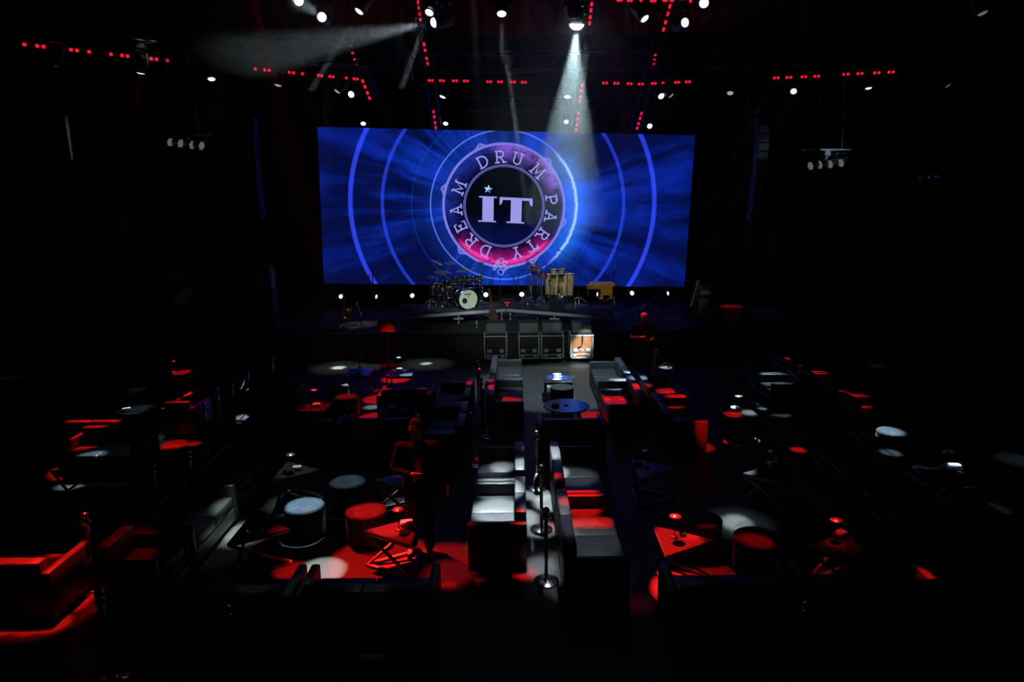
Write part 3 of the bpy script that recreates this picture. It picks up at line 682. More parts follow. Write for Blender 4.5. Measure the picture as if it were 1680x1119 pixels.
batten(atY(1088, 0, 16), atY(1134, 2, 16), 'large red LED bar cut by the upper frame edge, right one', '2222')
def slant(px, py, ref, s=.65):
    d = FW + RT * ((px - 840) / FPX) + UP * ((559.5 - py) / FPX); k = d.z / d.y
    return atY(px, py, (ref.z + s * ref.y - EYE.z) / (k + s))
raked = []
def chain(px, py, Y, segs, labs):
    ref = atY(px, py, Y); pts = []
    for (x0, y0, x1, y1, pat), lb in zip(segs, labs):
        a, b = slant(x0, y0, ref), slant(x1, y1, ref); batten(a, b, lb, pat); pts += [a, b]
    raked.append((pts[0], pts[-1]))
chain(715, 212, 24, [(715, 211, 711, 181, '2222'), (702, 107, 695, 70, '2222'), (690, 34, 686, 1, '2222')],
      ['sloping red LED strip reaching the top edge of the screen, left of the emblem', 'sloping red LED strip between the black box and the left truss', 'sloping red LED strip at the upper frame edge above the left-pointing beam'])
chain(945, 215, 24, [(945, 215, 949, 183, '2222'), (951, 168, 955, 138, '2222'), (967, 40, 971, 4, '2222')],
      ['sloping red LED strip at the screen top beside the white cone', 'sloping red LED strip just under the truss beside the white cone', 'sloping red LED strip right of the dazzling lamp'])
chain(607, 163, 21.2, [(607, 163, 594, 131, '2222'), (585, 107, 575, 76, '4')],
      ['sloping red LED strip hanging down from the end of the left bar', 'short sloping red LED strip above the left truss'])
chain(1045, 213, 24, [(1045, 212, 1053, 184, '2222'), (1072, 111, 1075, 90, '4'), (1088, 51, 1100, 7, '2222')],
      ['sloping red LED strip at the screen top right', 'short dim sloping red LED strip above the right truss', 'sloping red LED strip below the large red bars at the top'])

# ---------------------------------------------------------------- trusses
def truss(a, b, label, wd=.45, bays=None, m=None):
    a = V(a); b = V(b); X = (b - a).normalized(); L = (b - a).length; Z = V((0, 0, 1)); Y = Z.cross(X).normalized(); Z = X.cross(Y)
    root = thing('lighting_truss', label, 'truss', (a + b) / 2)
    root.matrix_world = Matrix(((X.x, Y.x, Z.x, root.location.x), (X.y, Y.y, Z.y, root.location.y), (X.z, Y.z, Z.z, root.location.z), (0, 0, 0, 1)))
    ch = MB(); br = MB(); h = wd / 2; n = bays or max(3, int(L / .55))
    for y in (-h, h):
        for z in (-h, h): ch.cyl((-L / 2, y, z), (L / 2, y, z), .025, 8)
    for i in range(n):
        x0 = -L / 2 + L * i / n; x1 = x0 + L / n; s = 1 if i % 2 else -1
        for y in (-h, h): br.cyl((x0, y, -h * s), (x1, y, h * s), .012, 6)
        for z in (-h, h): br.cyl((x0, -h * s, z), (x1, h * s, z), .012, 6)
    ch.build('chords', m or M_TRUSS, root); br.build('braces', m or M_TRUSS, root)
    return root
zt = 8.32
_l0, _l1 = at(20, 70, zb), at(600, 131, zb)
truss((_l0.x, _l0.y, zt), (_l1.x, _l1.y, zt), 'diagonal lighting truss over the left side carrying red bars')
truss((-4.2, 20.25, zt), (5.3, 20.25, zt), 'straight lighting truss across the middle above the screen')
truss((5.4, 20.25, zt), (13.6, 19.55, zt), 'lighting truss over the right side carrying two red bars')
truss((-8, 14.3, 8.75), (9, 14.3, 8.75), 'front lighting truss at the upper frame edge')
truss((-5.6, 24.52, 7.82), (5.6, 24.85, 7.65), 'rear lighting truss just above the video screen')
for (a, b), lb in zip(raked, ('first raked truss from the left half, over the black box', 'raked truss beside the white cone', 'short raked truss over the left truss end', 'raked truss at the right behind the cone')):
    d = (b - a).normalized(); truss(a - d * .3 + V((0, .18, .25)), b + d * .3 + V((0, .18, .25)), lb, .28, m=M_PLASTIC)
# hanging black box and screen-side fittings
bx_ = thing('hanging_box', 'small black box hanging below the sloping red strip at the top', 'box', atY(690, 42, 14.6))
MB().box((0, 0, 0), (.22, .22, .12), bev=.01).build('body', M_PLASTIC, bx_)
MB().tube([(-.09, -.02, .06), (-.09, -.02, .14), (.09, -.02, .14), (.09, -.02, .06)], .01).cyl((0, -.02, .14), (0, -.02, 8.55 - bx_.location.z), .012).build('bracket', M_ALU, bx_)
mp = thing('mirror_panel', 'narrow upright bright panel hanging at the start of the middle truss', 'panel', atY(676, 120, 19.6))
MB().box((0, 0, 0), (.05, .04, .42), bev=.01).build('panel', M_ALU, mp); MB().box((-.11, 0, .12), (.22, .03, .03)).build('arm', M_FRAME, mp)

# ---------------------------------------------------------------- line arrays
def line_array(pxs, Y, label):
    pts = [atY(x, y, Y) for x, y in pxs]; n = len(pts) - 1
    root = thing('line_array', label, 'speakers', pts[0] + V((0, 0, .25)))
    f = MB(); f.box((0, 0, -.1), (.32, .5, .06)).cyl((-.1, 0, -.1), (-.1, 0, 4.9), .012).cyl((.1, 0, -.1), (.1, 0, 4.9), .012); f.build('flying_frame', M_BLKMETAL, root)
    for i in range(n):
        a, b = pts[i] - root.location, pts[i + 1] - root.location; L = (b - a).length; tilt = .02 * i * i * .12
        Mx = TR(*((a + b) / 2)) @ RX(tilt)
        h = L * .46
        bd = MB().prism([(-.15, -.2), (.15, -.2), (.12, .26), (-.12, .26)], -h, h, Mx).build('cabinet', M_AMP, root)
        MB().box((0, -.205, 0), (.26, .02, 2 * h * .9), Mx).build('grille', M_GRILLE, bd)
    return root
line_array([(412 + .0 * i + (i / 12.) ** 2 * 13, 190 + 14.2 * i) for i in range(13)], 19.8, 'long curved black line array hanging left of the video screen')
line_array([(1250 - (i / 12.) ** 2 * 15, 192 + 14.2 * i) for i in range(13)], 19.8, 'long curved black line array hanging right of the video screen, faintly lit on top')

# ---------------------------------------------------------------- clustered floodlights on the side rigs
FLB = MB().lathe([(.05, .16), (.09, .14), (.10, 0), (.105, -.02)], 18).mesh('body', M_PLASTIC)
def dotted():
    mb = MB()
    for i in range(-3, 4):
        for j in range(-3, 4):
            x, y = (i + .5 * (j % 2)) * .027, j * .024
            if hypot(x, y) < .088: mb.lathe([(.0085, -.001), (1e-5, -.007)], 6, TR(x, y, -.02), cap=False)
    return mb.mesh('led_dots', M_LENS[0.35])
DOTS = dotted(); FLF = MB().lathe([(.10, -.018), (1e-5, -.018)], 18, cap=False).mesh('face', M_BLKMETAL); FLY = MB().tube([(-.13, 0, 0), (-.13, 0, .2), (.13, 0, .2), (.13, 0, 0)], .012, 6).mesh('bracket', M_BLKMETAL)
def flood(x, y, Y, face, label, grp):
    root = thing('par_light', label, 'stage light', atY(x, y, Y), 0, grp)
    q = V(face).to_track_quat('-Z', 'Y'); b = part('body', FLB, root); b.rotation_mode = 'QUATERNION'; b.rotation_quaternion = q
    part('face', FLF, b); part('led_dots', DOTS, b); part('bracket', FLY, root)
for i, (x, y) in enumerate([(278, 233), (295, 235), (314, 237.5), (329.5, 239)]):
    flood(x, y, 15.5, (1, -.30, -.30), 'round spot with a dotted lens at the left side, %s of four' % ('outermost', 'second from outside', 'third from outside', 'innermost')[i], 'dotted lens spots on the left')
for i, (x, y) in enumerate([(1331, 272), (1346, 270), (1363, 269), (1381, 267)]):
    flood(x, y, 15.5, (-1, -.30, -.30), 'round spot with a dotted lens at the right, %s of four' % ('innermost', 'second from inside', 'third, below the hook clamp', 'outermost')[i], 'dotted lens spots on the right')
def pipe_rig(x0, x1, y, Y, label):
    a, b = atY(x0, y, Y), atY(x1, y, Y); c = (a + b) / 2
    root = thing('hanging_pipe', label, 'rig bar', c)
    MB().cyl(a - c + V((-.1, 0, 0)), b - c + V((.1, 0, 0)), .025, 10).build('pipe', M_ALU, root)
    MB().cyl((-.3, 0, 0), (-.15, 0, 3.5), .01, 6).cyl((.3, 0, 0), (.15, 0, 3.5), .01, 6).build('wires', M_FRAME, root)
    MB().box((0, 0, -.08), (.12, .08, .12), bev=.02).bar((0, 0, -.14), (-.08, 0, -.26), .03).build('hook_clamp', M_ALU, root)
pipe_rig(270, 338, 222, 15.5, 'dark hanging pipe that carries the left dotted spots')
pipe_rig(1325, 1392, 246, 15.5, 'shining hanging pipe with a hook clamp above the right dotted spots')
pool(None, V((6, 10, 9.4)), atY(1370, 250, 15.5), .35, BLUEW, 0.02, .6); pool(None, V((4, 12, 9.4)), atY(1250, 240, 19.8), .5, BLUEW, 0.006, .8)
pool(None, V((-6, 12, 10.5)), atY(245, 108, 16.5), .25, WHITE, 0.05, .5)

# ---------------------------------------------------------------- sofas
_sofa = {}
SD = 0.76
def sofa_meshes(L, n):
    k = (round(L, 3), n)
    if k in _sofa: return _sofa[k]
    w = (L - .20) / n
    d = {
        'base': MB().box((0, 0, .17), (L - .02, SD - .02, .20), bev=.012).mesh('base', M_LEATHER),
        'arm': MB().box((0, 0, .335), (.096, SD, .57), bev=.016, seg=2).mesh('arm', M_LEATHER),
        'seat': MB().box((0, 0, 0), (w - .008, SD - .17, .18), bev=.022, seg=2).mesh('seat_cushion', M_LEATHER),
        'back': MB().box((0, 0, 0), (w - .008, .15, .66), bev=.018, seg=2).mesh('backrest', M_LEATHER),
        'leg': MB().box((0, 0, .035), (.05, .05, .07)).mesh('leg', M_BLKMETAL)}
    _sofa[k] = d
    return d
def sofa(c, L, n, rz, label):
    d = sofa_meshes(L, n); w = (L - .20) / n
    name = 'armchair' if n == 1 else 'sofa'
    root = thing(name, label, name, (c[0], c[1], 0), radians(rz), 'black lounge seating')
    part('base', d['base'], root)
    for s in (-1, 1):
        part('arm', d['arm'], root, (s * (L / 2 - .05), 0, 0))
        for t in (-1, 1): part('leg', d['leg'], root, (s * (L / 2 - .09), t * (SD / 2 - .09), 0))
    for i in range(n):
        x = -L / 2 + .10 + w * (i + .5)
        part('seat_cushion', d['seat'], root, (x, .075, .36)); part('backrest', d['back'], root, (x, -SD / 2 + .078, .41))
    return root
FX, FL, FY, FC = -90, 90, 0, 180      # facing +x, -x, the stage, the camera
def span(y0, y1): return (y0 + y1) / 2, y1 - y0
def sofa_y(xc, y0, y1, n, rz, label): c, L = span(y0, y1); return sofa((xc, c), L - .01, n, rz, label)
def sofa_x(x0, x1, yc, n, rz, label): c, L = span(x0, x1); return sofa((c, yc), L - .01, n, rz, label)
sofa_y(-.27, 7.96, 9.31, 2, FL, 'near two-seat sofa left of the chrome posts, brightest white lit seat')
sofa_y(-.27, 9.32, 10.72, 2, FL, 'two-seat sofa behind the brightest lit one, left of the chrome posts')
sofa_y(.90, 7.08, 8.87, 2, FX, 'near sofa right of the chrome posts with a half red, half grey seat')
sofa_y(.90, 8.88, 10.72, 2, FX, 'sofa right of the chrome posts with a red armrest strip and bright back edge')
sofa_y(-.24, 13.15, 14.97, 2, FX, 'sofa with a red seat strip near the round blue table, facing right')
sofa_y(-.24, 14.98, 16.85, 2, FX, 'sofa with dim blue armrest in front of the leftmost road case')
sofa_y(2.20, 12.88, 14.78, 2, FL, 'sofa with a bright red seat right of the round blue table')
sofa_y(2.20, 14.79, 16.55, 2, FL, 'sofa with white lit armrest in front of the standing man')
sofa_x(.36, 1.62, 12.02, 2, FY, 'dark sofa seen from behind, between the round table and the chrome posts')
sofa_y(-1.32, 11.3, 13.0, 2, FL, 'dark sofa back left of the post cluster, nearer one')
sofa_y(-1.32, 13.01, 14.75, 2, FL, 'dark sofa left of the post cluster with a red spot on its back edge')
sofa_x(-2.95, -1.78, 14.10, 2, FY, 'sofa with a red lit seat between two blue square tables')
sofa_x(-2.36, -.88, 6.68, 2, FY, 'dark sofa seen from behind, in front of the red lit triangular table')
sofa_x(-3.85, -2.40, 6.68, 2, FY, 'dark sofa seen from behind, in front of the left triangular table')
sofa_x(1.58, 3.0, 6.68, 2, FY, 'dark sofa seen from behind, in front of the red right triangular table')
sofa_x(3.05, 4.5, 6.68, 2, FY, 'dark sofa seen from behind at lower right with a small red spot on its arm')
sofa_y(-4.52, 7.92, 9.33, 2, FX, 'dark grey sofa left of the pale floor pool, facing right')
sofa_y(-4.52, 9.34, 10.78, 2, FX, 'dark sofa with double armrest strip, beyond the one by the pale floor pool')
sofa_x(-3.22, -1.85, 12.14, 2, FY, 'dark sofa seen from behind in front of the red lit floor and blue table')
sofa_x(-4.75, -3.27, 12.14, 2, FY, 'dark sofa seen from behind in front of the red square table')
sofa_x(-5.9, -4.75, 14.55, 2, FX + 90, 'dim sofa with one small bright spot, left of the red stool')
sofa_x(-6.65, -5.25, 6.98 + .3, 2, FY, 'sofa at lower left with bright red back and arm edges')
sofa((-4.55, 7.50), .82, 1, FX, 'single armchair with faint red outline at lower left')
sofa_x(-7.12, -6.42, 13.34, 1, FY, 'armchair with red back edge and violet side at the left')
sofa_x(-8.62, -7.0, 12.2, 2, FY, 'sofa with a long red strip on its back, far left')
sofa_x(-7.85, -6.45, 11.27, 2, FC, 'dim grey sofa facing the camera, left of the aisle posts')
sofa_y(5.92, 15.2, 16.1, 1, FL, 'rear armchair with a blue lit outline at the right')
sofa_y(5.92, 14.28, 15.18, 1, FL, 'front armchair with a blue lit outline at the right')
sofa_y(6.85, 15.25, 16.9, 2, FX, 'rearmost red striped sofa at the right')
sofa_y(6.85, 13.4, 15.2, 2, FX, 'sofa at the right with two close red armrest stripes')
sofa_y(6.85, 12.1 + .35, 13.38, 1, FX, 'nearest of the red striped seats at the right')
sofa_y(6.14, 9.5, 11.0, 2, FX, 'sofa beside the blue lit stool at the right')
sofa_y(6.14, 8.0, 9.48, 2, FX, 'dark sofa left of the far right triangular table')
sofa_y(5.36, 7.7, 9.4, 2, FL, 'dark sofa right of the two round stools, back to the right aisle')
sofa_y(5.36, 9.42, 11.1, 2, FL, 'dark sofa behind the dim right triangular table')
sofa_y(3.10, 13.5, 15.1, 2, FX, 'sofa with a red armrest stripe right of the white lit sofa')
sofa_y(3.10, 11.85, 13.48, 2, FX, 'sofa with a red double stripe, nearer, right of the red seated sofa')

# ---------------------------------------------------------------- stools
ST = {'body': MB().lathe([(.255, .03), (.272, .042), (.275, .05), (.275, .065), (.275, .25), (.275, .42), (.275, .434), (.273, .438), (.266, .44)], 40).mesh('body', M_VELVET),
      'top': MB().lathe([(.266, .438), (.268, .450), (.262, .457), (.24, .461), (.12, .465), (1e-5, .466)], 40, cap=False).mesh('cushion', M_VELVET),
      'piping': MB().ring(.274, .007, TR(0, 0, .440), 40, 6).mesh('piping', M_VELVET),
      'foot': MB().lathe([(.24, 0), (.24, .03)], 32).mesh('plinth', M_PLASTIC)}
def stool(p, label, s=1.0):
    root = thing('round_stool', label, 'stool', (p.x, p.y, 0), random.uniform(0, 6), 'round upholstered stools'); root.scale = (s, s, 1)
    part('plinth', ST['foot'], root); part('body', ST['body'], root); part('cushion', ST['top'], root); part('piping', ST['piping'], root)
for x, y, lb, s in [(499, 828, 'round stool with a bright pale blue lit top', 1.0), (600, 836, 'round stool with a red purple lit top, right of the pale blue one', 1.0),
                    (570, 789, 'dim blue round stool behind the pale blue one', 1.0), (1243, 880, 'round stool with a dim red top at the right', 1.05),
                    (1150, 850, 'unlit black round stool behind the red right triangular table', 1.0), (1466, 707, 'small looking round stool with blue lit top at the far right', 1.0),
                    (553, 632, 'round stool with only its right rim lit white', .95), (567, 651, 'red topped round stool beside the red square table', 1.0),
                    (922, 634, 'black round stool between the blue table and round table', .95), (362, 690, 'faint round stool at the left behind the aisle posts', 1.0)]:
    stool(at(x, y, .46), lb, s)

# ---------------------------------------------------------------- tables
TZ = 0.50
def tri(r): return [(r * cos(2 * pi * k / 3), r * sin(2 * pi * k / 3)) for k in range(3)]
def tri_ring(r, z, a, b):
    mb = MB(); q = tri(r)
    for k in range(3): mb.bar((*q[k], z), (*q[(k + 1) % 3], z), a, b)
    return mb
TT = {'top': MB().prism(tri(.445), TZ - .018, TZ).mesh('top', M_TOP), 'tf': tri_ring(.42, TZ - .036, .034, .034).mesh('upper_frame', M_FRAME),
      'bf': tri_ring(.42, .018, .052, .034).mesh('lower_frame', M_FRAME)}
TL = []
for k in range(3):
    a = tri(.40); TL.append(MB().bar((*a[k], TZ - .05), (*a[(k + 1) % 3], .035), .034, .030).mesh('leg', M_FRAME))
def tri_table(p, th, label):
    root = thing('triangular_table', label, 'table', (p.x, p.y, 0), radians(th), 'triangular tables with crossed legs')
    part('top', TT['top'], root); part('upper_frame', TT['tf'], root); part('lower_frame', TT['bf'], root)
    for m in TL: part('leg', m, root)
for x, y, th, lb in [(420, 868, 0, 'triangular table with a dull top left of the pale blue stool'), (653, 870, 180, 'triangular table with bright red top and orange frame'),
                     (482, 772, 0, 'dim triangular table carrying a white napkin, behind the pale blue stool'), (660, 787, 180, 'dim triangular table behind the red stool, beside the waiter'),
                     (1112, 886, 0, 'triangular table with a red lit top at the right'), (1065, 768, 0, 'faint triangular table behind the black stool'),
                     (1265, 776, 180, 'faint triangular table with pale crossed legs at the right'), (1382, 898, 180, 'very dim red triangular table at the right under a red lamp'),
                     (128, 772, 180, 'triangular table silhouetted over the pale floor pool at far left'), (1556, 775, 180, 'triangular table at the far right carrying a pale napkin')]:
    p = at(x, y, TZ); tri_table(p, th, lb)
def rect_mesh(a, b):
    h = TZ
    return (MB().box((0, 0, h - .015), (a, b, .03), bev=.004).mesh('top', M_GLOSS), MB().box((0, 0, h - .05), (a - .06, b - .06, .04)).mesh('apron', M_BLKMETAL),
            MB().box((0, 0, (h - .03) / 2), (.03, .03, h - .03)).mesh('leg', M_BLKMETAL))
RM = {}
def rect_table(p, a, b, label, rz=0):
    if (a, b) not in RM: RM[(a, b)] = rect_mesh(a, b)
    m = RM[(a, b)]; root = thing('square_table', label, 'table', (p.x, p.y, 0), radians(rz), 'black square tables')
    part('top', m[0], root); part('apron', m[1], root)
    for s in (-1, 1):
        for t in (-1, 1): part('leg', m[2], root, (s * (a / 2 - .03), t * (b / 2 - .03), 0))
for x, y, a, b, lb in [(590.5, 610.5, .63, .70, 'blue reflecting square table left of the music stand'), (657, 611, .63, .70, 'square table with a white lit corner right of the music stand'),
                       (648.5, 667.5, .62, .66, 'deep blue square table with black legs over red floor'), (514, 666.5, .62, .66, 'square table glowing dull red with an orange napkin'),
                       (217, 672, .62, .66, 'dim grey square table with a white napkin at far left'), (288, 611.5, .62, .66, 'square table with a red lit corner at the back left'),
                       (1213, 677, .62, .60, 'square table half red and half white lit at the right'), (915, 619.5, .64, .80, 'bright blue square table near the road cases with pale rim')]:
    rect_table(at(x, y, TZ), a, b, lb)
p = at(929, 665, TZ); rt = thing('round_table', 'round low table with a blue top in the middle', 'table', (p.x, p.y, 0))
MB().lathe([(.455, TZ - .028), (.465, TZ - .02), (.465, TZ - .006), (.458, TZ)], 56).build('top', M_GLOSS, rt); MB().ring(.36, .014, TR(0, 0, TZ - .045), 40, 6).build('under_ring', M_BLKMETAL, rt)
for k in range(4): a = pi / 4 + k * pi / 2; MB().bar((.36 * cos(a), .36 * sin(a), TZ - .03), (.40 * cos(a), .40 * sin(a), 0), .022).build('leg', M_BLKMETAL, rt)

# ---------------------------------------------------------------- table lamps and small table ware
LP = {'base': MB().lathe([(.052, 0), (.052, .010), (.046, .016), (.012, .020), (.007, .03)], 24).mesh('base', M_BLKMETAL), 'stem': MB().lathe([(.0055, .02), (.0055, .285)], 10).mesh('stem', M_BLKMETAL),
      'shade': MB().lathe([(.072, .272), (.075, .276), (.072, .284), (.03, .292), (.012, .300), (1e-5, .302)], 28, cap=False).lathe([(.072, .272), (.02, .278), (1e-5, .279)], 28, cap=False).mesh('shade', mat('brushed_lamp_metal', (0.55, 0.55, 0.55), .28, metal=.9))}
def table_lamp(x, y, label):
    p = at(x, y, TZ + .29); root = thing('table_lamp', label, 'lamp', (p.x, p.y, TZ), 0, 'small disc shaded table lamps')
    for k in ('base', 'stem', 'shade'): part(k, LP[k], root)
for x, y, lb in [(423, 836, 'disc topped table lamp on the dull left triangular table'), (653, 835, 'disc topped table lamp on the bright red triangular table'), (476, 745, 'disc topped table lamp on the dim table with the napkin'),
                 (1108, 846, 'table lamp with bright red disc on the red right triangular table'), (1062, 739, 'faint disc topped table lamp behind the black stool'), (1269, 740, 'faint disc topped table lamp above pale crossed legs'),
                 (1372, 852, 'table lamp with a glowing red disc on the dim right table'), (1556, 741, 'faint table lamp on the far right triangular table'), (589, 585, 'table lamp on the blue table left of the music stand'),
                 (654, 586, 'table lamp on the white lit table right of the music stand'), (514, 639, 'small red lit table lamp on the red square table'), (207, 641, 'table lamp on the dim grey table at far left'),
                 (282, 592, 'red lit table lamp on the back left square table'), (1212, 649, 'table lamp with a white glint on the half red right table')]:
    table_lamp(x, y, lb)
NP = {'tray': MB().lathe([(.06, 0), (.085, .008), (.09, .014), (.086, .014), (.06, .006), (1e-5, .006)], 24, cap=False).mesh('dish', M_GLOSS), 'paper': MB().box((0, 0, .028), (.13, .085, .035), bev=.006).box((.004, .003, .048), (.12, .08, .006)).mesh('napkins', M_NAPKIN)}
def napkin(x, y, label, rz=0, s=1.0):
    p = at(x, y, TZ + .03); root = thing('napkin_dish', label, 'napkins', (p.x, p.y, TZ + .001), radians(rz), 'dishes of folded napkins'); root.scale = (s, s, s)
    part('dish', NP['tray'], root); part('napkins', NP['paper'], root)
for x, y, rz, lb, s in [(487, 767, 8, 'white napkin dish on the dim triangular table behind the stools', 1), (667, 859, 12, 'orange lit napkin dish on the bright red triangular table', 1.25), (1047, 740.5 + 18, 6, 'faint napkin dish on the table behind the black stool', 1),
                        (1379, 876, 30, 'pinkish napkin dish on the dim right triangular table', 1.2), (1566, 765, -5, 'pale napkin dish on the far right triangular table', 1.25), (207, 672, 30, 'white napkin dish on the dim grey table at far left', 1.2),
                        (655, 606, 10, 'white napkin dish on the white lit square table', 1.1), (519, 664, 10, 'orange lit napkin dish on the red square table', 1.1), (1206, 670, 5, 'white napkin dish on the half red right table', 1.25),
                        (645, 669, 4, 'reddish napkin dish on the deep blue square table', 1.1), (911, 664, 4, 'reddish napkin dish on the round blue table', 1), (588, 612, 4, 'reddish napkin dish on the blue table left of the music stand', 1), (279, 611, 20, 'red napkin dish on the back left square table', 1)]:
    napkin(x, y, lb, rz, s)
AS = MB().lathe([(1e-5, .008), (.034, .008), (.040, .030), (.046, .030), (.046, .004), (.040, 0), (1e-5, 0)], 20, cap=False).mesh('ashtray', M_GLASS)
for x, y, lb in [(665, 875, 'glass ashtray in front of the orange napkins'), (1120, 877, 'glass ashtray beside the red disc lamp'), (411, 873, 'glass ashtray on the dull left triangular table'), (466, 775, 'glass ashtray on the dim table with the white napkin'),
                 (929, 663, 'glass ashtray on the round blue table'), (498, 669, 'glass ashtray at the left corner of the red square table'), (1549, 764, 'glass ashtray on the far right triangular table')]:
    p = at(x, y, TZ + .01); o = part('glass_ashtray', AS, None); o.location = (p.x, p.y, TZ + .001); tag(o, lb, 'ashtray', 'glass ashtrays')
PL = MB().lathe([(1e-5, .004), (.06, .004), (.095, .016), (.10, .016), (.066, 0), (1e-5, 0)], 28, cap=False).mesh('plate', mat('white_china', (.7, .7, .7), .25))
for x, y, lb in [(914, 614.5, 'white plate furthest from the camera on the bright blue table'), (915.5, 618.5, 'white plate in the middle of the bright blue table'), (914, 623, 'white plate nearest the camera on the bright blue table')]:
    p = at(x, y, TZ); o = part('plate', PL, None); o.location = (p.x, p.y, TZ + .001); tag(o, lb, 'plate', 'plates on the blue table')

# ---------------------------------------------------------------- chrome barrier posts and ropes
SB = {'base': MB().lathe([(.160, 0), (.160, .016), (.15, .024), (.06, .034), (.03, .045), (.026, .05)], 36).mesh('base', M_CHROME), 'post': MB().lathe([(.023, .04), (.023, .90)], 16).mesh('post', M_CHROME),
      'collar': MB().lathe([(.025, .845), (.043, .85), (.046, .87), (.043, .89), (.03, .905), (.018, .915)], 20).mesh('collar', M_CHROME), 'ball': MB().ball((0, 0, .955), .046, 20, 12).mesh('ball_top', M_CHROME)}
HK = MB().ring(.016, .004, TR(.055, 0, .862) @ RX(pi / 2), 14, 6).mesh('rope_ring', M_CHROME)
posts = {}
def post(p, label, rz=0):
    root = thing('barrier_post', label, 'barrier post', (p.x, p.y, 0), rz, 'chrome barrier posts')
    for k, n in (('base', 'base'), ('post', 'post'), ('collar', 'collar'), ('ball', 'ball_top')): part(n, SB[k], root)
    for k in range(4): h = part('rope_ring', HK, root); h.rotation_euler = (0, 0, k * pi / 2)
    return root
PP = [(880, 709, 'brightly lit chrome post furthest along the central aisle'), (888, 765, 'middle chrome post of the central aisle with a hanging rope end'), (896, 836, 'nearest chrome post of the central aisle, dark stem over a lit base'),
      (783, 594, 'chrome post furthest back in the row left of the red seat strip'), (787, 606, 'second furthest chrome post in the row left of the red seat strip'), (789, 622, 'third furthest chrome post in the row left of the red seat strip'), (793, 640, 'fourth furthest chrome post in the row left of the red seat strip'),
      (772, 679, 'nearest chrome post in the row left of the red seat strip'), (405, 603, 'furthest chrome post of the left aisle'), (379, 626, 'second furthest chrome post of the left aisle with a bright tip'), (356, 637, 'third furthest chrome post of the left aisle with a bright tip'),
      (334, 663, 'chrome post of the left aisle beside the violet armchair side'), (309, 742, 'chrome post of the left aisle before the red floor patch'), (250, 766, 'chrome post of the left aisle beside the dim grey sofa'), (139, 844, 'chrome post with a red shining ball at lower left'),
      (372, 998, 'chrome post nearest the camera, lower left of centre'), (1325, 992, 'chrome post nearest the camera at the right'), (163, 972, 'chrome post at the lower left beside the red floor'),
      (1076, 574, 'chrome post with a red shining ball right of the standing man'), (681, 676, 'chrome post with a glint beside the deep blue table'), (446, 588, 'faint furthest chrome post at the left by the stage')]
for x, y, lb in PP:
    p = at(x, y, .97)
    if (x, y) == (783, 594): p.x += .0
    post(p, lb); posts[(x, y)] = V((p.x, p.y, 0))
def rope(a, b, label, sag=.22):
    a, b = posts[a], posts[b]; d = (b - a); d.z = 0; u = d.normalized() * .07; a2 = a + u + V((0, 0, .86)); b2 = b - u + V((0, 0, .86))
    o = MB().tube([a2.lerp(b2, i / 12) - V((0, 0, sag * 4 * (i / 12) * (1 - i / 12))) for i in range(13)], .014, 8).build('barrier_rope', M_ROPE)
    tag(o, label, 'rope', 'barrier ropes')
rope((446, 588), (405, 603), 'black rope between the two furthest left aisle posts', .05); rope((405, 603), (379, 626), 'black rope between the second and third left aisle posts')
rope((379, 626), (356, 637), 'black rope between the two bright tipped left posts'); rope((356, 637), (334, 663), 'black rope leading to the post by the violet armchair side'); rope((309, 742), (250, 766), 'black rope between the two posts by the dim grey sofa')
rope((783, 594), (787, 606), 'black rope furthest back in the post row left of the red seat'); rope((787, 606), (789, 622), 'second black rope in the post row left of the red seat'); rope((789, 622), (793, 640), 'third black rope in the post row left of the red seat')
c_ = posts[(888, 765)]
o = MB().tube([c_ + V((-.062, -.0, .86)), c_ + V((-.09, -.01, .80)), c_ + V((-.095, -.02, .68)), c_ + V((-.075, -.03, .58))], .016, 8).build('rope_end', mat('twisted_grey_rope', (.35, .35, .36), .5, bump=.6, bscale=90)); tag(o, 'grey rope end hanging from the middle chrome post', 'rope')

# music stand on the floor before the stage
q = at(638, 603, 0); ms = thing('music_stand', 'black music stand with a red lit sheet before the stage', 'music stand', (q.x, q.y, 0))
MB().tube([(0, 0, .02), (0, 0, 1.0)], .014, 8).build('stem', M_BLKMETAL, ms)
for k in range(3): a = k * 2.094 + .5; MB().cyl((0, 0, .22), (.3 * cos(a), .3 * sin(a), .01), .010, 8).build('leg', M_BLKMETAL, ms)
Mx = TR(0, 0, 1.08) @ RX(radians(-28)); MB().box((0, 0, .10), (.52, .012, .36), Mx).box((0, -.035, -.08), (.52, .07, .012), Mx).build('desk', M_BLKMETAL, ms)
MB().box((-.02, -.012, .10), (.40, .004, .29), Mx).build('sheet', mat('printed_sheet', (.10, .08, .08), .8), ms); MB().box((.11, -.045, -.066), (.2, .03, .012), Mx).build('pen', M_NAPKIN, ms)

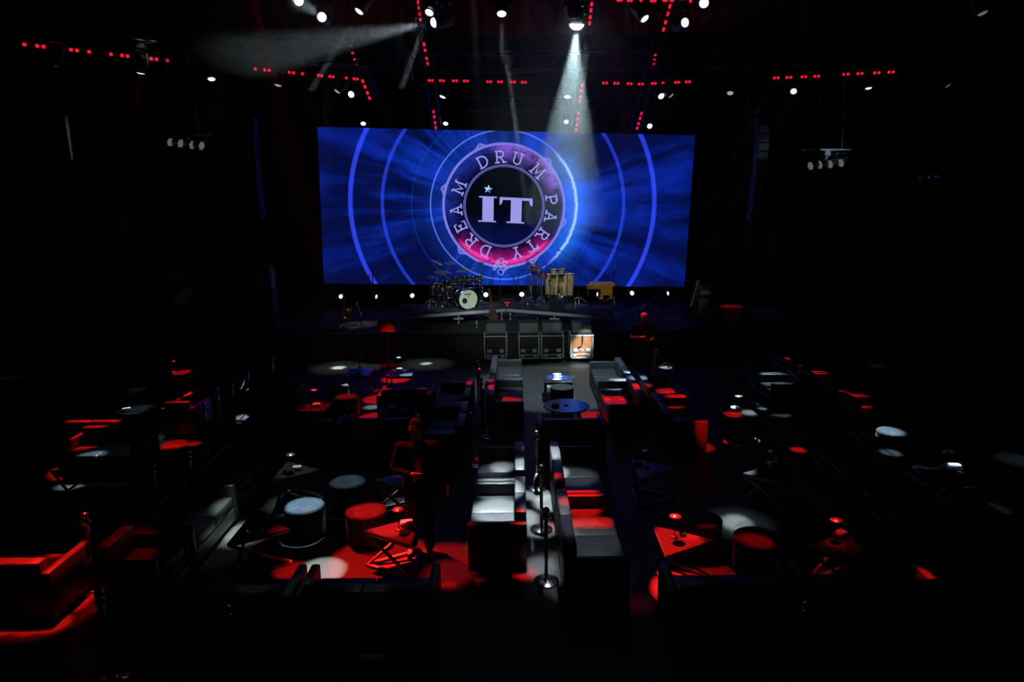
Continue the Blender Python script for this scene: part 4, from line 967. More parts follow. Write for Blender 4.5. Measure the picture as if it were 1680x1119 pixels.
# ---------------------------------------------------------------- road cases and stage wedges
def road_case(x0, x1, label, face, hung=False):
    w = x1 - x0; d = .62; h = .68; zb_ = .12
    root = thing('road_case', label, 'road case', ((x0 + x1) / 2, 18.9 + d / 2, 0))
    MB().box((0, 0, zb_ + h / 2), (w - .02, d - .02, h - .02)).build('panels', face, root)
    e = MB(); t = .034
    for sx in (-1, 1):
        for sy in (-1, 1): e.box((sx * (w / 2 - t / 2), sy * (d / 2 - t / 2), zb_ + h / 2), (t, t, h))
        for z in (zb_ + t / 2, zb_ + h - t / 2): e.box((sx * (w / 2 - t / 2), 0, z), (t, d, t))
    for sy in (-1, 1):
        for z in (zb_ + t / 2, zb_ + .12, zb_ + h - t / 2): e.box((0, sy * (d / 2 - t / 2), z), (w, t, t * (.7 if z == zb_ + .12 else 1)))
    e.build('edge_profiles', M_ALU, root)
    for sx in (-1, 1):
        for z in (zb_ + .05, zb_ + h - .03): MB().ball((sx * (w / 2 - .025), -d / 2 + .02, z), .035, 10, 6).build('corner', M_ALU, root)
        MB().box((sx * w * .27, -d / 2 - .004, zb_ + .24), (.13, .012, .10), bev=.004).box((sx * w * .27, -d / 2 - .012, zb_ + .255), (.10, .012, .02)).box((sx * w * .27, -d / 2 - .012, zb_ + .225), (.10, .012, .02)).build('handle', M_ALU, root)
        MB().box((sx * w * .30, -d / 2 - .004, zb_ + .085), (.09, .014, .07), bev=.004).build('latch', M_ALU, root)
        for sy in (-1, 1): MB().cyl((sx * (w / 2 - .1) - .02, sy * .2, .055), (sx * (w / 2 - .1) + .02, sy * .2, .055), .055, 14).box((sx * (w / 2 - .1), sy * .2, .105), (.07, .07, .03)).build('castor', M_RUBBER, root)
    MB().box((0, -d / 2 - .003, zb_ + .25), (.10, .008, .03)).build('label_plate', M_NAPKIN if hung else M_MAHOG, root)
    if hung:
        MB().tube([(.02, -d / 2 - .02, zb_ + h), (.03, -d / 2 - .025, zb_ + h - .15), (.0, -d / 2 - .025, zb_ + h - .3), (-.12, -d / 2 - .02, zb_ + h - .36)], .012, 8).build('cable', M_RUBBER, root)
def wedge(x0, x1, label):
    w = x1 - x0; root = thing('stage_monitor', label, 'speaker', ((x0 + x1) / 2, 19.2, .80))
    prof = [(-.26, .02), (-.26, .06), (-.12, .33), (.20, .36), (.27, .02)]     # y, z
    vs = [(-w / 2, y, z) for y, z in prof] + [(w / 2, y, z) for y, z in prof]; n = len(prof)
    MB().add(vs, [tuple(range(n)), tuple(range(n, 2 * n))[::-1]] + [(i, n + i, n + (i + 1) % n, (i + 1) % n) for i in range(n)]).build('cabinet', M_AMP, root)
    Mx = TR(0, -.195, .197) @ RX(atan2(.27, .14) - 0)
    MB().box((0, 0, .006), (w - .05, .27, .012), Mx, bev=.004).build('grille', M_GRILLE, root)
    MB().box((w / 2 + .004, .03, .2), (.01, .16, .04)).build('handle', M_RUBBER, root)
CASES = [(-.92, -.26, 'leftmost road case with metal edges in front of the stage', mat('black_laminate', (.02, .02, .022), .5), False), (.06, .66, 'road case with metal edges, second from the left', M_AMP, False),
         (.70, 1.35, 'road case with metal edges, third from the left', M_AMP, False), (1.53, 2.19, 'brightly lit road case with brown panel at the right', M_PLY, True)]
for i, (a, b, lb, m, hg) in enumerate(CASES):
    road_case(a, b, lb, m, hg)
for (a, b), lb in zip([(-.86, -.29), (.08, .63), (.74, 1.30), (1.58, 2.14)], ('stage monitor on the leftmost road case', 'grey lit stage monitor on the second road case', 'stage monitor on the third road case', 'stage monitor on the bright brown road case')): wedge(a, b, lb)

# ---------------------------------------------------------------- drum riser in two angled halves
RZT = 1.17
def riser(pxs, label):
    pts = [at(x, y, RZT) for x, y in pxs]; c = sum(pts, V()) / 4; root = thing('riser', label, 'riser', (c.x, c.y, STZ))
    poly = [(p.x - c.x, p.y - c.y) for p in pts]; t = RZT - STZ
    MB().prism(poly, t - .10, t).build('platform', M_STAGE, root)
    e = MB(); e.bar((*poly[0], t - .055), (*poly[1], t - .055), .012, .095); e.build('front_profile', M_GREYEDGE, root)
    s = MB()
    for i, j in ((1, 2), (3, 0)): s.bar((*poly[i], t - .055), (*poly[j], t - .055), .012, .05)
    s.build('side_profile', M_GREYEDGE, root)
    for i in range(4):
        q = V((*poly[i], 0)) * .93; MB().cyl((q.x, q.y, .1), (q.x, q.y, t - .1), .024, 10).cyl((q.x - .02, q.y, .05), (q.x + .02, q.y, .05), .05, 12).build('leg', M_ALU, root)
    q = (V((*poly[0], 0)) + V((*poly[1], 0))) / 2 * .95; MB().box((q.x, q.y, .18), (.30, .04, .05)).cyl((q.x - .02, q.y, .05), (q.x + .02, q.y, .05), .05, 12).cyl((q.x, q.y, .1), (q.x, q.y, t - .1), .02, 8).build('centre_leg', M_ALU, root)
riser([(672, 517.5), (829, 506), (822, 494.5), (655, 500)], 'left half of the angled drum riser with a grey front edge')
riser([(831, 506), (993, 518.5), (1012, 500.5), (838, 494.5)], 'right half of the angled drum riser with a grey front edge')

# ---------------------------------------------------------------- drum kit
def drum(name, label, r, depth, loc, rx, rz, shell, head=M_DRUMHEAD, lugs=8, front_head=None, legs=0, legh=.4, bottom=False):
    """drum along its local z axis, top skin at depth/2"""
    root = thing(name, label, 'drum', loc); M = RZ(rz) @ RX(rx)
    def P_(mb, nm, m): return mb.build(nm, m, root)
    h = depth / 2
    P_(MB().lathe([(r * .99, -h), (r, -h + .01), (r, h - .01), (r * .99, h)], 36, M, cap=False), 'shell', shell)
    P_(MB().lathe([(r * .985, h - .004), (1e-5, h)], 36, M, cap=False), 'drum_head', front_head or head)
    P_(MB().lathe([(r * .985, -h + .004), (1e-5, -h)], 36, M, cap=False), 'rear_head', head)
    for s in (-1, 1): P_(MB().lathe([(r * 1.0, s * h - .014), (r * 1.045, s * h - .014), (r * 1.045, s * h + .014), (r * 1.0, s * h + .014)], 36, M, cap=False), 'hoop', M_CHROME)
    lg = MB()
    for k in range(lugs):
        a = 2 * pi * k / lugs; x, y = r * 1.03 * cos(a), r * 1.03 * sin(a); lg.cyl(M @ V((x, y, -h)), M @ V((x, y, h)), .005, 6); lg.box((x * .99, y * .99, 0), (.022, .022, min(.06, depth * .4)), M)
    P_(lg, 'tension_rods', M_CHROME)
    for k in range(legs):
        a = 2 * pi * k / legs + .4; q = V((r * 1.05 * cos(a), r * 1.05 * sin(a), 0))
        P_(MB().cyl(q + V((0, 0, h * .3)), q * 1.08 + V((0, 0, -legh)), .008, 8), 'leg', M_CHROME)
    return root, M
def cymbal_stand(x, y, Y, r, label, tilt=(.25, 0), m=M_CYM, base=None, boom=0.0):
    tilt = (tilt[0] * .4, tilt[1])
    top = atY(x, y, Y); g = base if base is not None else RZT
    root = thing('cymbal_stand', label, 'cymbal', (top.x + boom, top.y, g)); H = top.z - g
    Mx = TR(-boom, 0, H) @ RY(tilt[1]) @ RX(tilt[0])
    MB().lathe([(r, 0), (r * .6, .018), (r * .22, .028), (r * .18, .045), (r * .08, .055), (1e-5, .057)], 32, Mx, cap=False).build('cymbal', m, root)
    MB().lathe([(.016, .03), (.016, .07), (1e-5, .078)], 10, Mx, cap=False).build('felt', M_RUBBER, root)
    st_ = MB(); hb = H * .72
    st_.cyl((0, 0, .12), (0, 0, hb), .012, 8).cyl((0, 0, hb), (-boom, 0, H - .01), .008, 8)
    st_.build('stand_tube', M_CHROME, root)
    for k in range(3): a = 2.094 * k + .3; MB().cyl((0, 0, .26), (.24 * cos(a), .24 * sin(a), .01), .009, 8).build('leg', M_CHROME, root)
bdc = atY(768, 488, 21.3); R_BD = .31
bd, Mb = drum('bass_drum', 'bass drum with a white front head and lettering on the left riser', R_BD, .46, (bdc.x - .09, bdc.y + .20, RZT + R_BD + .015), radians(90), radians(24), M_DRUMSHELL, lugs=10)
hs = .23
MB().lathe([(.085, hs + .004), (.085, hs + .012), (.05, hs + .012), (.05, hs + .004)], 24, Mb @ TR(-.12, -.035, 0), cap=False).build('port_ring', M_RUBBER, bd)
MB().lathe([(.05, hs + .005), (1e-5, hs + .005)], 20, Mb @ TR(-.12, -.035, 0), cap=False).build('port_hole', M_PLASTIC, bd)
tb_parts = []
def tama(u, v): return (u, v)
xo = -.13
for ch in 'TAMA':
    G = {'T': [[(.3, 0), (.3, 1)], [(0, 1), (.6, 1)]], 'A': [[(0, 0), (.35, 1), (.7, 0)], [(.15, .32), (.55, .32)]], 'M': [[(0, 0), (0, 1), (.4, .35), (.8, 1), (.8, 0)]]}[ch]
    tb = MB(); tb_parts.append(('letter', tb))
    for s in G: ribbon(tb, [(xo + u * .065, .135 + v * .055) for u, v in s], .014, 0)
    xo += {'T': .050, 'A': .058, 'M': .068}[ch]
tb = MB(); tb_parts.append(('round_mark', tb))
ribbon(tb, [(.02 * sin(radians(30 * i)) + .0, .085 + .02 * cos(radians(30 * i))) for i in range(13)], .010, 0); ribbon(tb, [(-.006, .085), (.006, .085)], .012, 0)
for nm, tb in tb_parts:
    lm = MB(); lm.v = [Mb @ V((v.x, v.z, hs + .006)) for v in tb.v]; lm.f = tb.f; lm.s = tb.s
    lm.build(nm, M_PLASTIC, bd)
for s in (-1, 1): MB().cyl(Mb @ V((s * .29, -.05, .12)), Mb @ V((s * .40, -.285, .20)), .010, 8).build('spur', M_CHROME, bd)
def kd(nm, lb, x, y, Y, r, dp, rx=-.2, rz=0, shell=M_DRUMSHELL, **k): return drum(nm, lb, r, dp, atY(x, y, Y), rx, rz, shell, **k)
kd('tom_drum', 'black rack tom left above the white bass drum', 747, 461, 21.5, .13, .20); kd('tom_drum', 'black rack tom right above the white bass drum', 762, 460, 21.45, .14, .22)
kd('tom_drum', 'small black rack tom towards the stage centre', 777, 458.5, 21.5, .11, .17); kd('tom_drum', 'smallest black rack tom at the right end of the kit', 787.5, 457, 21.55, .09, .15)
kd('tom_drum', 'black tom at the left of the kit below the dark cymbal', 733, 467, 21.6, .15, .24)
kd('floor_tom', 'black floor tom at the far left of the drum kit', 721, 474, 21.7, .20, .36, 0, legs=3, legh=.35); kd('floor_tom', 'black floor tom left of the white bass drum', 736, 479, 21.5, .19, .34, 0, legs=3, legh=.32)
kd('snare_drum', 'shallow snare drum with chrome hoops inside the kit', 752, 473, 22.1, .18, .14, .1, legs=3, legh=.5)
cymbal_stand(717.5, 431, 21.8, .19, 'white glaring tilted cymbal at the left of the kit', (.2, .5), mat('cymbal_glare', (.85, .83, .75), .3, metal=1.0), boom=-.03)  # paler cymbal metal puts the glare into the colour
cymbal_stand(738.5, 432.5, 21.5, .21, 'pale cymbal high above the left toms', (.18, .10), boom=-.18)
cymbal_stand(726, 447, 21.4, .28, 'large dark cymbal at the left of the kit', (.22, .12)); cymbal_stand(759, 445, 21.4, .21, 'dark cymbal above the middle toms', (.20, .0))
cymbal_stand(776, 442.5, 21.9, .11, 'small splash cymbal right of the middle cymbal', (.2, 0)); cymbal_stand(786, 432.5, 21.6, .17, 'high cymbal at the right end of the kit in front of the pink ring', (.15, -.12))
cymbal_stand(708, 455, 22.0, .18, 'low dark cymbal at the left edge of the kit', (.1, .1))
rk = thing('drum_rack', 'chrome rack tube carrying the toms of the kit', 'rack', (*atY(757, 470, 21.75).xy, RZT))
MB().tube([(-.75, .1, .62), (-.3, 0, .62), (.35, 0, .62), (.7, .12, .62)], .019, 10).build('rack_tube', M_CHROME, rk)
for x in (-.72, .66): MB().cyl((x, .1, 0), (x, .1, .72), .019, 10).build('upright', M_CHROME, rk)
for x in (-.5, -.2, .08, .38): MB().box((x, 0, .62), (.06, .06, .07), bev=.01).build('clamp', M_CHROME, rk)
th_ = thing('drum_throne', 'round black drum stool behind the kit', 'stool', (*atY(748, 480, 22.9).xy, RZT))
MB().lathe([(.15, .46), (.165, .48), (.165, .53), (.14, .56), (1e-5, .565)], 24, cap=False).build('seat', M_LEATHER, th_); MB().cyl((0, 0, .1), (0, 0, .47), .018, 10).build('post', M_CHROME, th_)
for k in range(3): a = 2.094 * k; MB().cyl((0, 0, .22), (.24 * cos(a), .24 * sin(a), .01), .011, 8).build('leg', M_CHROME, th_)
pdl = thing('drum_pedal', 'chrome pedal on the riser left of the bass drum', 'pedal', (*atY(718, 501, 21.0).xy, RZT)); MB().box((0, 0, .02), (.12, .3, .02)).bar((0, -.13, .03), (0, .12, .10), .08, .012).cyl((-.05, .13, .02), (-.05, .13, .2), .008).cyl((.05, .13, .02), (.05, .13, .2), .008).build('footboard', M_CHROME, pdl)

# ---------------------------------------------------------------- percussion on the right riser
def conga(x, ytop, Y, r, hgt, label, shell=M_CONGA):
    t = atY(x, ytop, Y); root = thing('conga_drum', label, 'drum', (t.x, t.y, RZT)); z1 = t.z - RZT; z0 = max(.0, z1 - hgt)
    pr = [(r * .66, z0), (r * .82, z0 + hgt * .25), (r * 1.06, z0 + hgt * .62), (r * 1.02, z0 + hgt * .85), (r * .93, z1)]
    MB().lathe(pr, 28, cap=False).build('shell', shell, root); MB().lathe([(r * .95, z1 - .02), (r * .95, z1), (1e-5, z1 + .006)], 28, cap=False).build('drum_head', M_HIDE, root)
    MB().ring(r * .98, .010, TR(0, 0, z1 - .03), 28, 8).build('rim', M_CHROME, root)
    l = MB()
    for k in range(6): a = k * pi / 3 + .5; l.cyl((r * cos(a), r * sin(a), z1 - .03), (r * 1.06 * cos(a), r * 1.06 * sin(a), z1 - .2), .006, 6); l.box((r * 1.07 * cos(a), r * 1.07 * sin(a), z1 - .21), (.03, .03, .05))
    l.build('lugs', M_CHROME, root)
    if z0 > .02:
        for k in range(3): a = k * 2.094 + .5; MB().cyl((r * .75 * cos(a), r * .75 * sin(a), z0 + .12), (r * 1.2 * cos(a), r * 1.2 * sin(a), 0), .012, 8).build('stand_leg', M_CHROME, root)
conga(900, 449.5, 22.1, .135, .66, 'pale wooden conga furthest left, partly hidden'); conga(909.5, 448.5, 21.8, .15, .68, 'pale wooden conga second from the left'); conga(924, 449, 21.75, .15, .70, 'pale wooden conga third from the left'); conga(935, 448.5, 22.0, .135, .70, 'pale wooden conga furthest right')
def bongo(x, y, Y, r, label):
    p = atY(x, y, Y); root = thing('bongo_drum', label, 'drum', (p.x, p.y, p.z - .09))
    MB().lathe([(r * .82, -.09), (r * .95, .07), (r, .09)], 24, cap=False).build('shell', M_CONGA, root); MB().lathe([(r, .08), (r, .095), (1e-5, .10)], 24, cap=False).build('drum_head', M_HIDE, root); MB().ring(r * 1.03, .009, TR(0, 0, .07), 24, 6).ring(r * .88, .009, TR(0, 0, -.085), 24, 6).build('rims', M_CHROME, root)
    MB().cyl((0, 0, -.09), (0, .02, -(p.z - .09 - RZT)), .012, 8).build('stand', M_CHROME, root)
bongo(908.5, 441.5, 21.55, .10, 'left wooden bongo mounted above the congas'); bongo(921.5, 441, 21.5, .10, 'right wooden bongo mounted above the congas')
kd('timbale', 'red shallow drum beside the congas', 890.5, 453, 21.6, .13, .13, -.05, 0, M_REDSHELL, legs=3, legh=.6); kd('tom_drum', 'small chrome drum at the left of the percussion set', 877, 447, 21.7, .10, .13, -.1, 0, M_CHROME, legs=3, legh=.65)
kd('tom_drum', 'small red drum high in the percussion set', 876, 438, 21.8, .09, .12, .3, 0, M_REDSHELL, legs=3, legh=.85)
kd('bass_drum', 'dark small bass drum lying below the congas', 914, 498, 21.1, .23, .34, radians(90), -.3, M_DRUMSHELL, head=mat('black_drum_head', (.02, .02, .02), .4))
cymbal_stand(867, 432, 21.7, .13, 'small pale cymbal at the left of the percussion set', (.2, .2)); cymbal_stand(882, 430.5, 21.7, .12, 'small high cymbal above the red drum', (.2, -.2)); cymbal_stand(886, 441.5, 22.0, .15, 'golden cymbal over the red drum beside the congas', (.2, 0))
cymbal_stand(870, 443.5, 21.5, .12, 'low small cymbal in the percussion set', (.3, .2))
def chrome_stand(x, y, Y, h, label):
    p = atY(x, y, Y); root = thing('drum_stand', label, 'stand', (p.x, p.y, RZT)); MB().cyl((0, 0, .15), (0, 0, h), .013, 10).build('tube', M_CHROME, root)
    for k in range(3):
        a = 2.094 * k + .9; MB().cyl((0, 0, .36), (.30 * cos(a), .30 * sin(a), .01), .012, 8).cyl((0, 0, .14), (.17 * cos(a), .17 * sin(a), .17), .007, 6).ball((.30 * cos(a), .30 * sin(a), .015), .018, 8, 6).build('leg', M_CHROME, root)
    MB().box((0, 0, h), (.07, .07, .05), bev=.01).build('clamp', M_CHROME, root)
chrome_stand(872, 497, 21.7, .62, 'shining chrome stand with splayed legs left of the congas'); chrome_stand(889, 497, 21.9, .60, 'chrome stand under the red drum'); chrome_stand(862, 498, 21.6, .5, 'low chrome stand at the left of the percussion set')
# ---------------------------------------------------------------- keyboards
kp = atY(984, 470, 21.3); kb = thing('organ', 'honey wood keyboard instrument at the right of the riser', 'keyboard', (kp.x, kp.y, RZT)); zt_ = kp.z - RZT
MB().box((.10, .32, zt_ + .02), (.78, .50, .12), bev=.01).box((-.19, -.03, zt_), (.44, .25, .14), bev=.01).build('case', M_WOOD, kb)
MB().box((.10, .30, zt_ + .085), (.70, .40, .012)).build('keybed', mat('grey_keys', (.35, .36, .38), .35), kb)
for x0, x1 in ((.0, .12), (.33, .40)): MB().prism([(x0, 0), (x1, 0), (x1, .36), (x0, .36)], -.42 + zt_, zt_ - .04, TR(0, .05, 0)).build('leg', M_WOOD, kb)
MB().box((.2, .07, zt_ - .16), (.40, .03, .26)).build('front_panel', M_WOOD, kb)
MB().cyl((-.30, 0, .0), (-.38, .02, zt_ - .05), .014, 8).build('stay', M_CHROME, kb)
rp = atY(1070, 471, 23.0); rkb = thing('stage_keyboard', 'long thin red keyboard on a stand right of the wooden one', 'keyboard', (rp.x, rp.y, STZ)); zr = rp.z - STZ
MB().box((0, 0, zr - .01), (1.36, .34, .09), bev=.01).build('case', M_REDPAINT, rkb); MB().box((0, -.08, zr + .037), (1.26, .16, .012)).build('keys', mat('ivory_keys', (.4, .4, .4), .3), rkb); MB().box((0, -.172, zr - .03), (1.34, .01, .05)).build('front_strip', M_PLASTIC, rkb)
for s in (-1, 1): MB().bar((-.45, s * .12, 0), (.45, s * .12, zr - .06), .035).build('cross_leg', M_BLKMETAL, rkb); MB().bar((.45, s * .12 + .04, 0), (-.45, s * .12 + .04, zr - .06), .035).build('cross_leg', M_BLKMETAL, rkb)

# ---------------------------------------------------------------- microphone stands
def mic_stand(x, ybase, ytop, zg, label, boom=None, mic=True, m=M_BLKMETAL):
    p = at(x, ybase, zg); t = atY(x, ytop, p.y); H = t.z - zg; root = thing('microphone_stand', label, 'mic stand', (p.x, p.y, zg))
    MB().cyl((0, 0, .03), (0, 0, H), .010, 8).build('pole', m, root); MB().lathe([(.03, .18), (.035, .2), (.03, .26)], 12).build('clutch', M_PLASTIC, root)
    for k in range(3): a = 2.094 * k + .5; MB().cyl((0, 0, .22), (.32 * cos(a), .32 * sin(a), .012), .009, 8).ball((.32 * cos(a), .32 * sin(a), .014), .016, 8, 6).build('leg', M_ALU if m is M_BLKMETAL else m, root)
    e = V((0, 0, H)); d = V((0, -.05, .03))
    if boom:
        q = atY(*boom, p.y) - V((p.x, p.y, zg)); b = MB().cyl(e - (q - e) * .25, q, .008, 8); b.box(e, (.04, .04, .05), bev=.008).build('boom', m, root); d = (q - e).normalized() * .09; e = q
    if mic: mm = MB().cyl(e, e + d, .013, 10, .017); mm.ball(e + d * 1.1, .024, 12, 8).build('microphone', M_BLKMETAL, root)
for a in [(759, 524, 470, STZ, 'tripod stand before the white bass drum', (764, 485)), (791.5, 520, 431, STZ, 'tall dark stand with clamps right of the drum kit', (800, 428)), (821.5, 519, 446, STZ, 'straight stand at the stage centre left of the pink mark', None),
          (851.5, 519, 449, STZ, 'stand right of the stage centre before the percussion', (857, 445)), (882, 527, 505, STZ, 'short stand before the percussion', (878, 500)), (915, 531, 480, STZ, 'short stand before the small bass drum', (905, 470)),
          (843, 512, 456, STZ, 'angled stand right of the script mark', (838, 450)), (949, 497.5, 437, RZT, 'tall stand with a long boom reaching up left beside the congas', (921, 413)), (911, 499, 433, RZT, 'tall thin stand between the two bongos', None),
          (931, 512, 443, STZ, 'stand in front of the right conga', (900, 436)), (1006, 496, 447, RZT, 'tall stand with a boom over the wooden keyboard', (986, 457)), (645, 507, 476, STZ, 'stand left of the riser with a splayed foot', None),
          (866, 500, 426, RZT, 'stand with a boom rising over the percussion cymbals', (878, 417)), (706, 503, 441, RZT, 'dark stand at the left corner of the drum kit', (712, 428)), (1057, 489, 450, STZ, 'thin stand before the red keyboard', None)]:
    mic_stand(*a[:5], boom=a[5])
# ---------------------------------------------------------------- wind instruments, guitars, amplifiers
def sax(x, y0, y1, Y, label, cat, bell=True, lean=.0):
    b, t = atY(x, y0, Y), atY(x, y1, Y); H = t.z - b.z; root = thing('saxophone' if bell else 'soprano_saxophone', label, cat, (b.x, b.y, STZ)); z = b.z - STZ
    if bell:
        MB().tube([(-.05, 0, z + H), (.0, 0, z + H * .98), (.02, 0, z + H * .9), (-.01, 0, z + H * .5), (-.04, 0, z + .14), (-.02, 0, z + .04), (.05, -.03, z + .01), (.11, -.04, z + .06), (.13, -.05, z + .2), (.145, -.06, z + .32)], .03, 12,
                  [.010, .012, .016, .026, .036, .040, .044, .048, .058, .10]).build('body', M_BRASS, root)
        MB().ring(.10, .006, TR(.147, -.062, z + .325) @ RX(.1), 24, 6).build('bell_rim', M_BRASS, root)
    else:
        MB().tube([(lean, 0, z + H), (lean * .8, 0, z + H * .85), (0, 0, z + .12), (-.01, 0, z)], .03, 12, [.008, .014, .03, .055]).build('body', M_BRASS, root)
    for i in range(7): MB().lathe([(.018, 0), (.018, .008)], 10, TR(.0 if bell else lean * i / 8, -.035, z + H * (.25 + .09 * i)) @ RX(pi / 2)).build('key', M_BRASS, root)
    st_ = MB().cyl((0, .06, 0), (0, .06, z + H * .5), .012, 8)
    st_.build('stand_post', M_BLKMETAL, root)
    for q in range(3): a = 2.094 * q; MB().cyl((0, .06, .12), (.2 * cos(a), .06 + .2 * sin(a), .01), .01, 8).build('stand_leg', M_BLKMETAL, root)
sax(566, 524, 481, 20.6, 'gold tenor saxophone standing at the left of the stage', 'saxophone'); sax(592, 527, 496, 20.4, 'slim gold straight saxophone right of the tenor one', 'saxophone', False, -.10)
def clar(x, y0, y1, Y, label):
    b, t = atY(x, y0, Y), atY(x, y1, Y); root = thing('clarinet', label, 'clarinet', (b.x, b.y, STZ)); z = b.z - STZ; H = t.z - b.z
    MB().tube([(0, 0, z + H), (0, 0, z + H * .9), (0, 0, z + .1), (0, 0, z)], .02, 10, [.010, .018, .020, .042]).build('body', M_DRUMSHELL, root)
    for i in range(8): MB().box((0, -.022, z + H * (.12 + .1 * i)), (.02, .012, .03), bev=.003).build('key', M_ALU, root)
    MB().cyl((0, .03, 0), (0, .03, z + .15), .012, 8).lathe([(.13, 0), (.13, .015)], 20).build('stand', M_BLKMETAL, root)
clar(607, 483, 450, 22.5, 'left tall dark wind instrument upright before the screen'); clar(612.5, 483, 447.5, 22.6, 'right tall dark wind instrument upright before the screen')
def guitar(p_body, p_head, Y, body, label, neck=M_WOOD, br=.17):
    b, h = atY(*p_body, Y), atY(*p_head, Y); ax = h - b; L = ax.length; root = thing('guitar', label, 'guitar', (b.x, b.y, STZ)); d = ax.normalized()
    X = d.cross(V((0, 1, 0))).normalized(); N = X.cross(d); Mx = Matrix(((X.x, d.x, N.x, 0), (X.y, d.y, N.y, 0), (X.z, d.z, N.z, b.z - STZ), (0, 0, 0, 1)))
    out = [(br * (1.0 + .0 * s) * cx, cyy * br) for s, (cx, cyy) in enumerate([(0, -1.25), (.7, -1.12), (1.0, -.6), (.88, -.1), (.62, .25), (.78, .75), (.62, 1.15), (.25, 1.0), (0, .95), (-.25, 1.0), (-.66, 1.35), (-.82, .85), (-.62, .25), (-.88, -.1), (-1, -.6), (-.7, -1.12)])]
    MB().prism(out, -.022, .022, Mx).build('body', body, root)
    MB().box((0, (L + br) / 2 - .02, .02), (.05, L - br + .1, .022), Mx).build('neck', neck, root); MB().box((0, L + .06, .02), (.08, .17, .016), Mx, bev=.006).build('headstock', neck, root)
    MB().box((0, -.4 * br, .028), (.09, .03, .012), Mx).box((0, .35 * br, .028), (.09, .03, .012), Mx).build('pickups', M_CHROME, root)
    MB().bar((-.15, .18, 0), (0, .05, max(.3, b.z - STZ)), .02).bar((.15, .18, 0), (0, .05, max(.3, b.z - STZ)), .02).bar((0, -.16, 0), (0, .05, .2), .02).build('stand', M_BLKMETAL, root)
guitar((809, 517), (803.5, 481), 20.5, M_MAHOG, 'brown guitar leaning in front of the middle of the riser', M_MAHOG, .14); guitar((1131, 511), (1144, 467), 20.8, M_DRUMSHELL, 'guitar with a light neck leaning at the right amplifier', M_WOOD)
guitar((521, 504), (504, 470), 21.0, M_MAHOG, 'dark bass guitar barely visible at the far left of the stage', M_MAHOG)
ap = atY(1157, 545, 20.9); am = thing('guitar_amplifier', 'tall dark amplifier stack at the right of the stage', 'amplifier', (ap.x, 20.9, STZ))
MB().box((0, 0, .42), (.66, .40, .72), bev=.02).build('speaker_cabinet', M_AMP, am); MB().box((0, -.205, .42), (.58, .012, .62)).build('grille', M_GRILLE, am); MB().box((0, 0, .93), (.62, .34, .26), bev=.02).build('amp_head', M_AMP, am); MB().box((0, -.175, .93), (.52, .012, .12)).build('control_panel', M_FRAME, am)
k = MB()
for i in range(6): k.cyl((-.2 + .08 * i, -.18, .93), (-.2 + .08 * i, -.2, .93), .014, 10)
k.build('knobs', M_CHROME, am); MB().box((0, 0, 1.085), (.2, .03, .03)).build('handle', M_RUBBER, am)
for s in (-1, 1): MB().cyl((s * .25, -.1, .0), (s * .25, -.1, .06), .03, 10).build('castor', M_RUBBER, am)
cl_ = tag(MB().box((0, 0, .01), (.17, .10, .02), bev=.004).box((0, 0, .045), (.15, .08, .05), bev=.006).build('blue_box', M_BLUELABEL), 'small blue box on the edge of the amplifier', 'box'); cl_.location = (ap.x - .22, 20.85, STZ + 1.061)
hat = tag(MB().lathe([(.14, 0), (.13, .02), (.09, .03), (.08, .08), (1e-5, .09)], 24, cap=False).build('cap', mat('grey_felt', (.3, .3, .3), .9)), 'pale round cap on top of the amplifier', 'hat'); hat.location = (ap.x + .1, 20.9, STZ + 1.101)
# side speaker with one warm lit flank
sp = atY(430, 478, 19.6); zc = atY(430, 437, 19.6).z - sp.z
ss = thing('side_speaker', 'black speaker cabinet at left of the stage with a warm lit flank', 'speaker', (atY(430, 478, 19.9).x, 20.0, STZ)); zz = sp.z - STZ
MB().box((0, 0, zz + zc / 2), (.62, .55, zc), bev=.015).build('cabinet', M_AMP, ss); MB().box((0, -.28, zz + zc / 2), (.54, .012, zc - .08)).build('grille', M_GRILLE, ss)
MB().box((.312, .0, zz + zc / 2 - .03), (.012, .26, zc - .14)).build('lit_side_face', mat('warm_lit_beige', (.5, .38, .2), .6), ss); MB().box((0, .05, zz + zc + .012), (.5, .2, .024)).build('lit_top_face', mat('warm_lit_beige', (.5, .38, .2), .6), ss)  # beige panels put the warm light of flank and top into colour
MB().box((0, 0, zz / 2), (.66, .6, zz - .004)).build('bass_bin', M_AMP, ss)
# small stage items
def small(name, label, cat, mb, m, loc, rz=0):
    o = mb.build(name, m); o.location = loc; o.rotation_euler = (0, 0, rz); return tag(o, label, cat)
q = atY(546, 526, 20.2); pb = thing('pedal_board', 'low tray of effect pedals at the left of the stage', 'pedal board', (q.x, q.y, STZ)); MB().box((0, 0, .03), (.8, .34, .06), bev=.008).build('tray', M_BLKMETAL, pb); MB().box((0, -.172, .03), (.8, .01, .035)).build('edge', M_ALU, pb)
for i in range(5): MB().box((-.3 + .15 * i, .02, .085), (.09, .13, .05), bev=.006).build('pedal', M_ALU if i % 2 else M_BLKMETAL, pb)
q = atY(671, 507, 20.9); small('towel', 'crumpled pale cloth on the left corner of the riser', 'towel', MB().ball((0, 0, .05), .09, 12, 8, (1.2, .8, .55)).ball((.1, -.02, .05), .07, 12, 8, (1, .9, .7)).ball((-.08, .04, .07), .06, 10, 8), M_NAPKIN, (*at(671, 507, RZT).xy, RZT))
BT = MB().lathe([(.032, 0), (.034, .01), (.034, .13), (.03, .17), (.013, .20), (.013, .215)], 16).mesh('body', M_BOTTLE); BC = MB().lathe([(.016, .212), (.016, .235)], 12).mesh('cap', M_NAPKIN); BL = MB().lathe([(.0348, .05), (.0348, .11)], 16, cap=False).mesh('label', M_BLUELABEL)
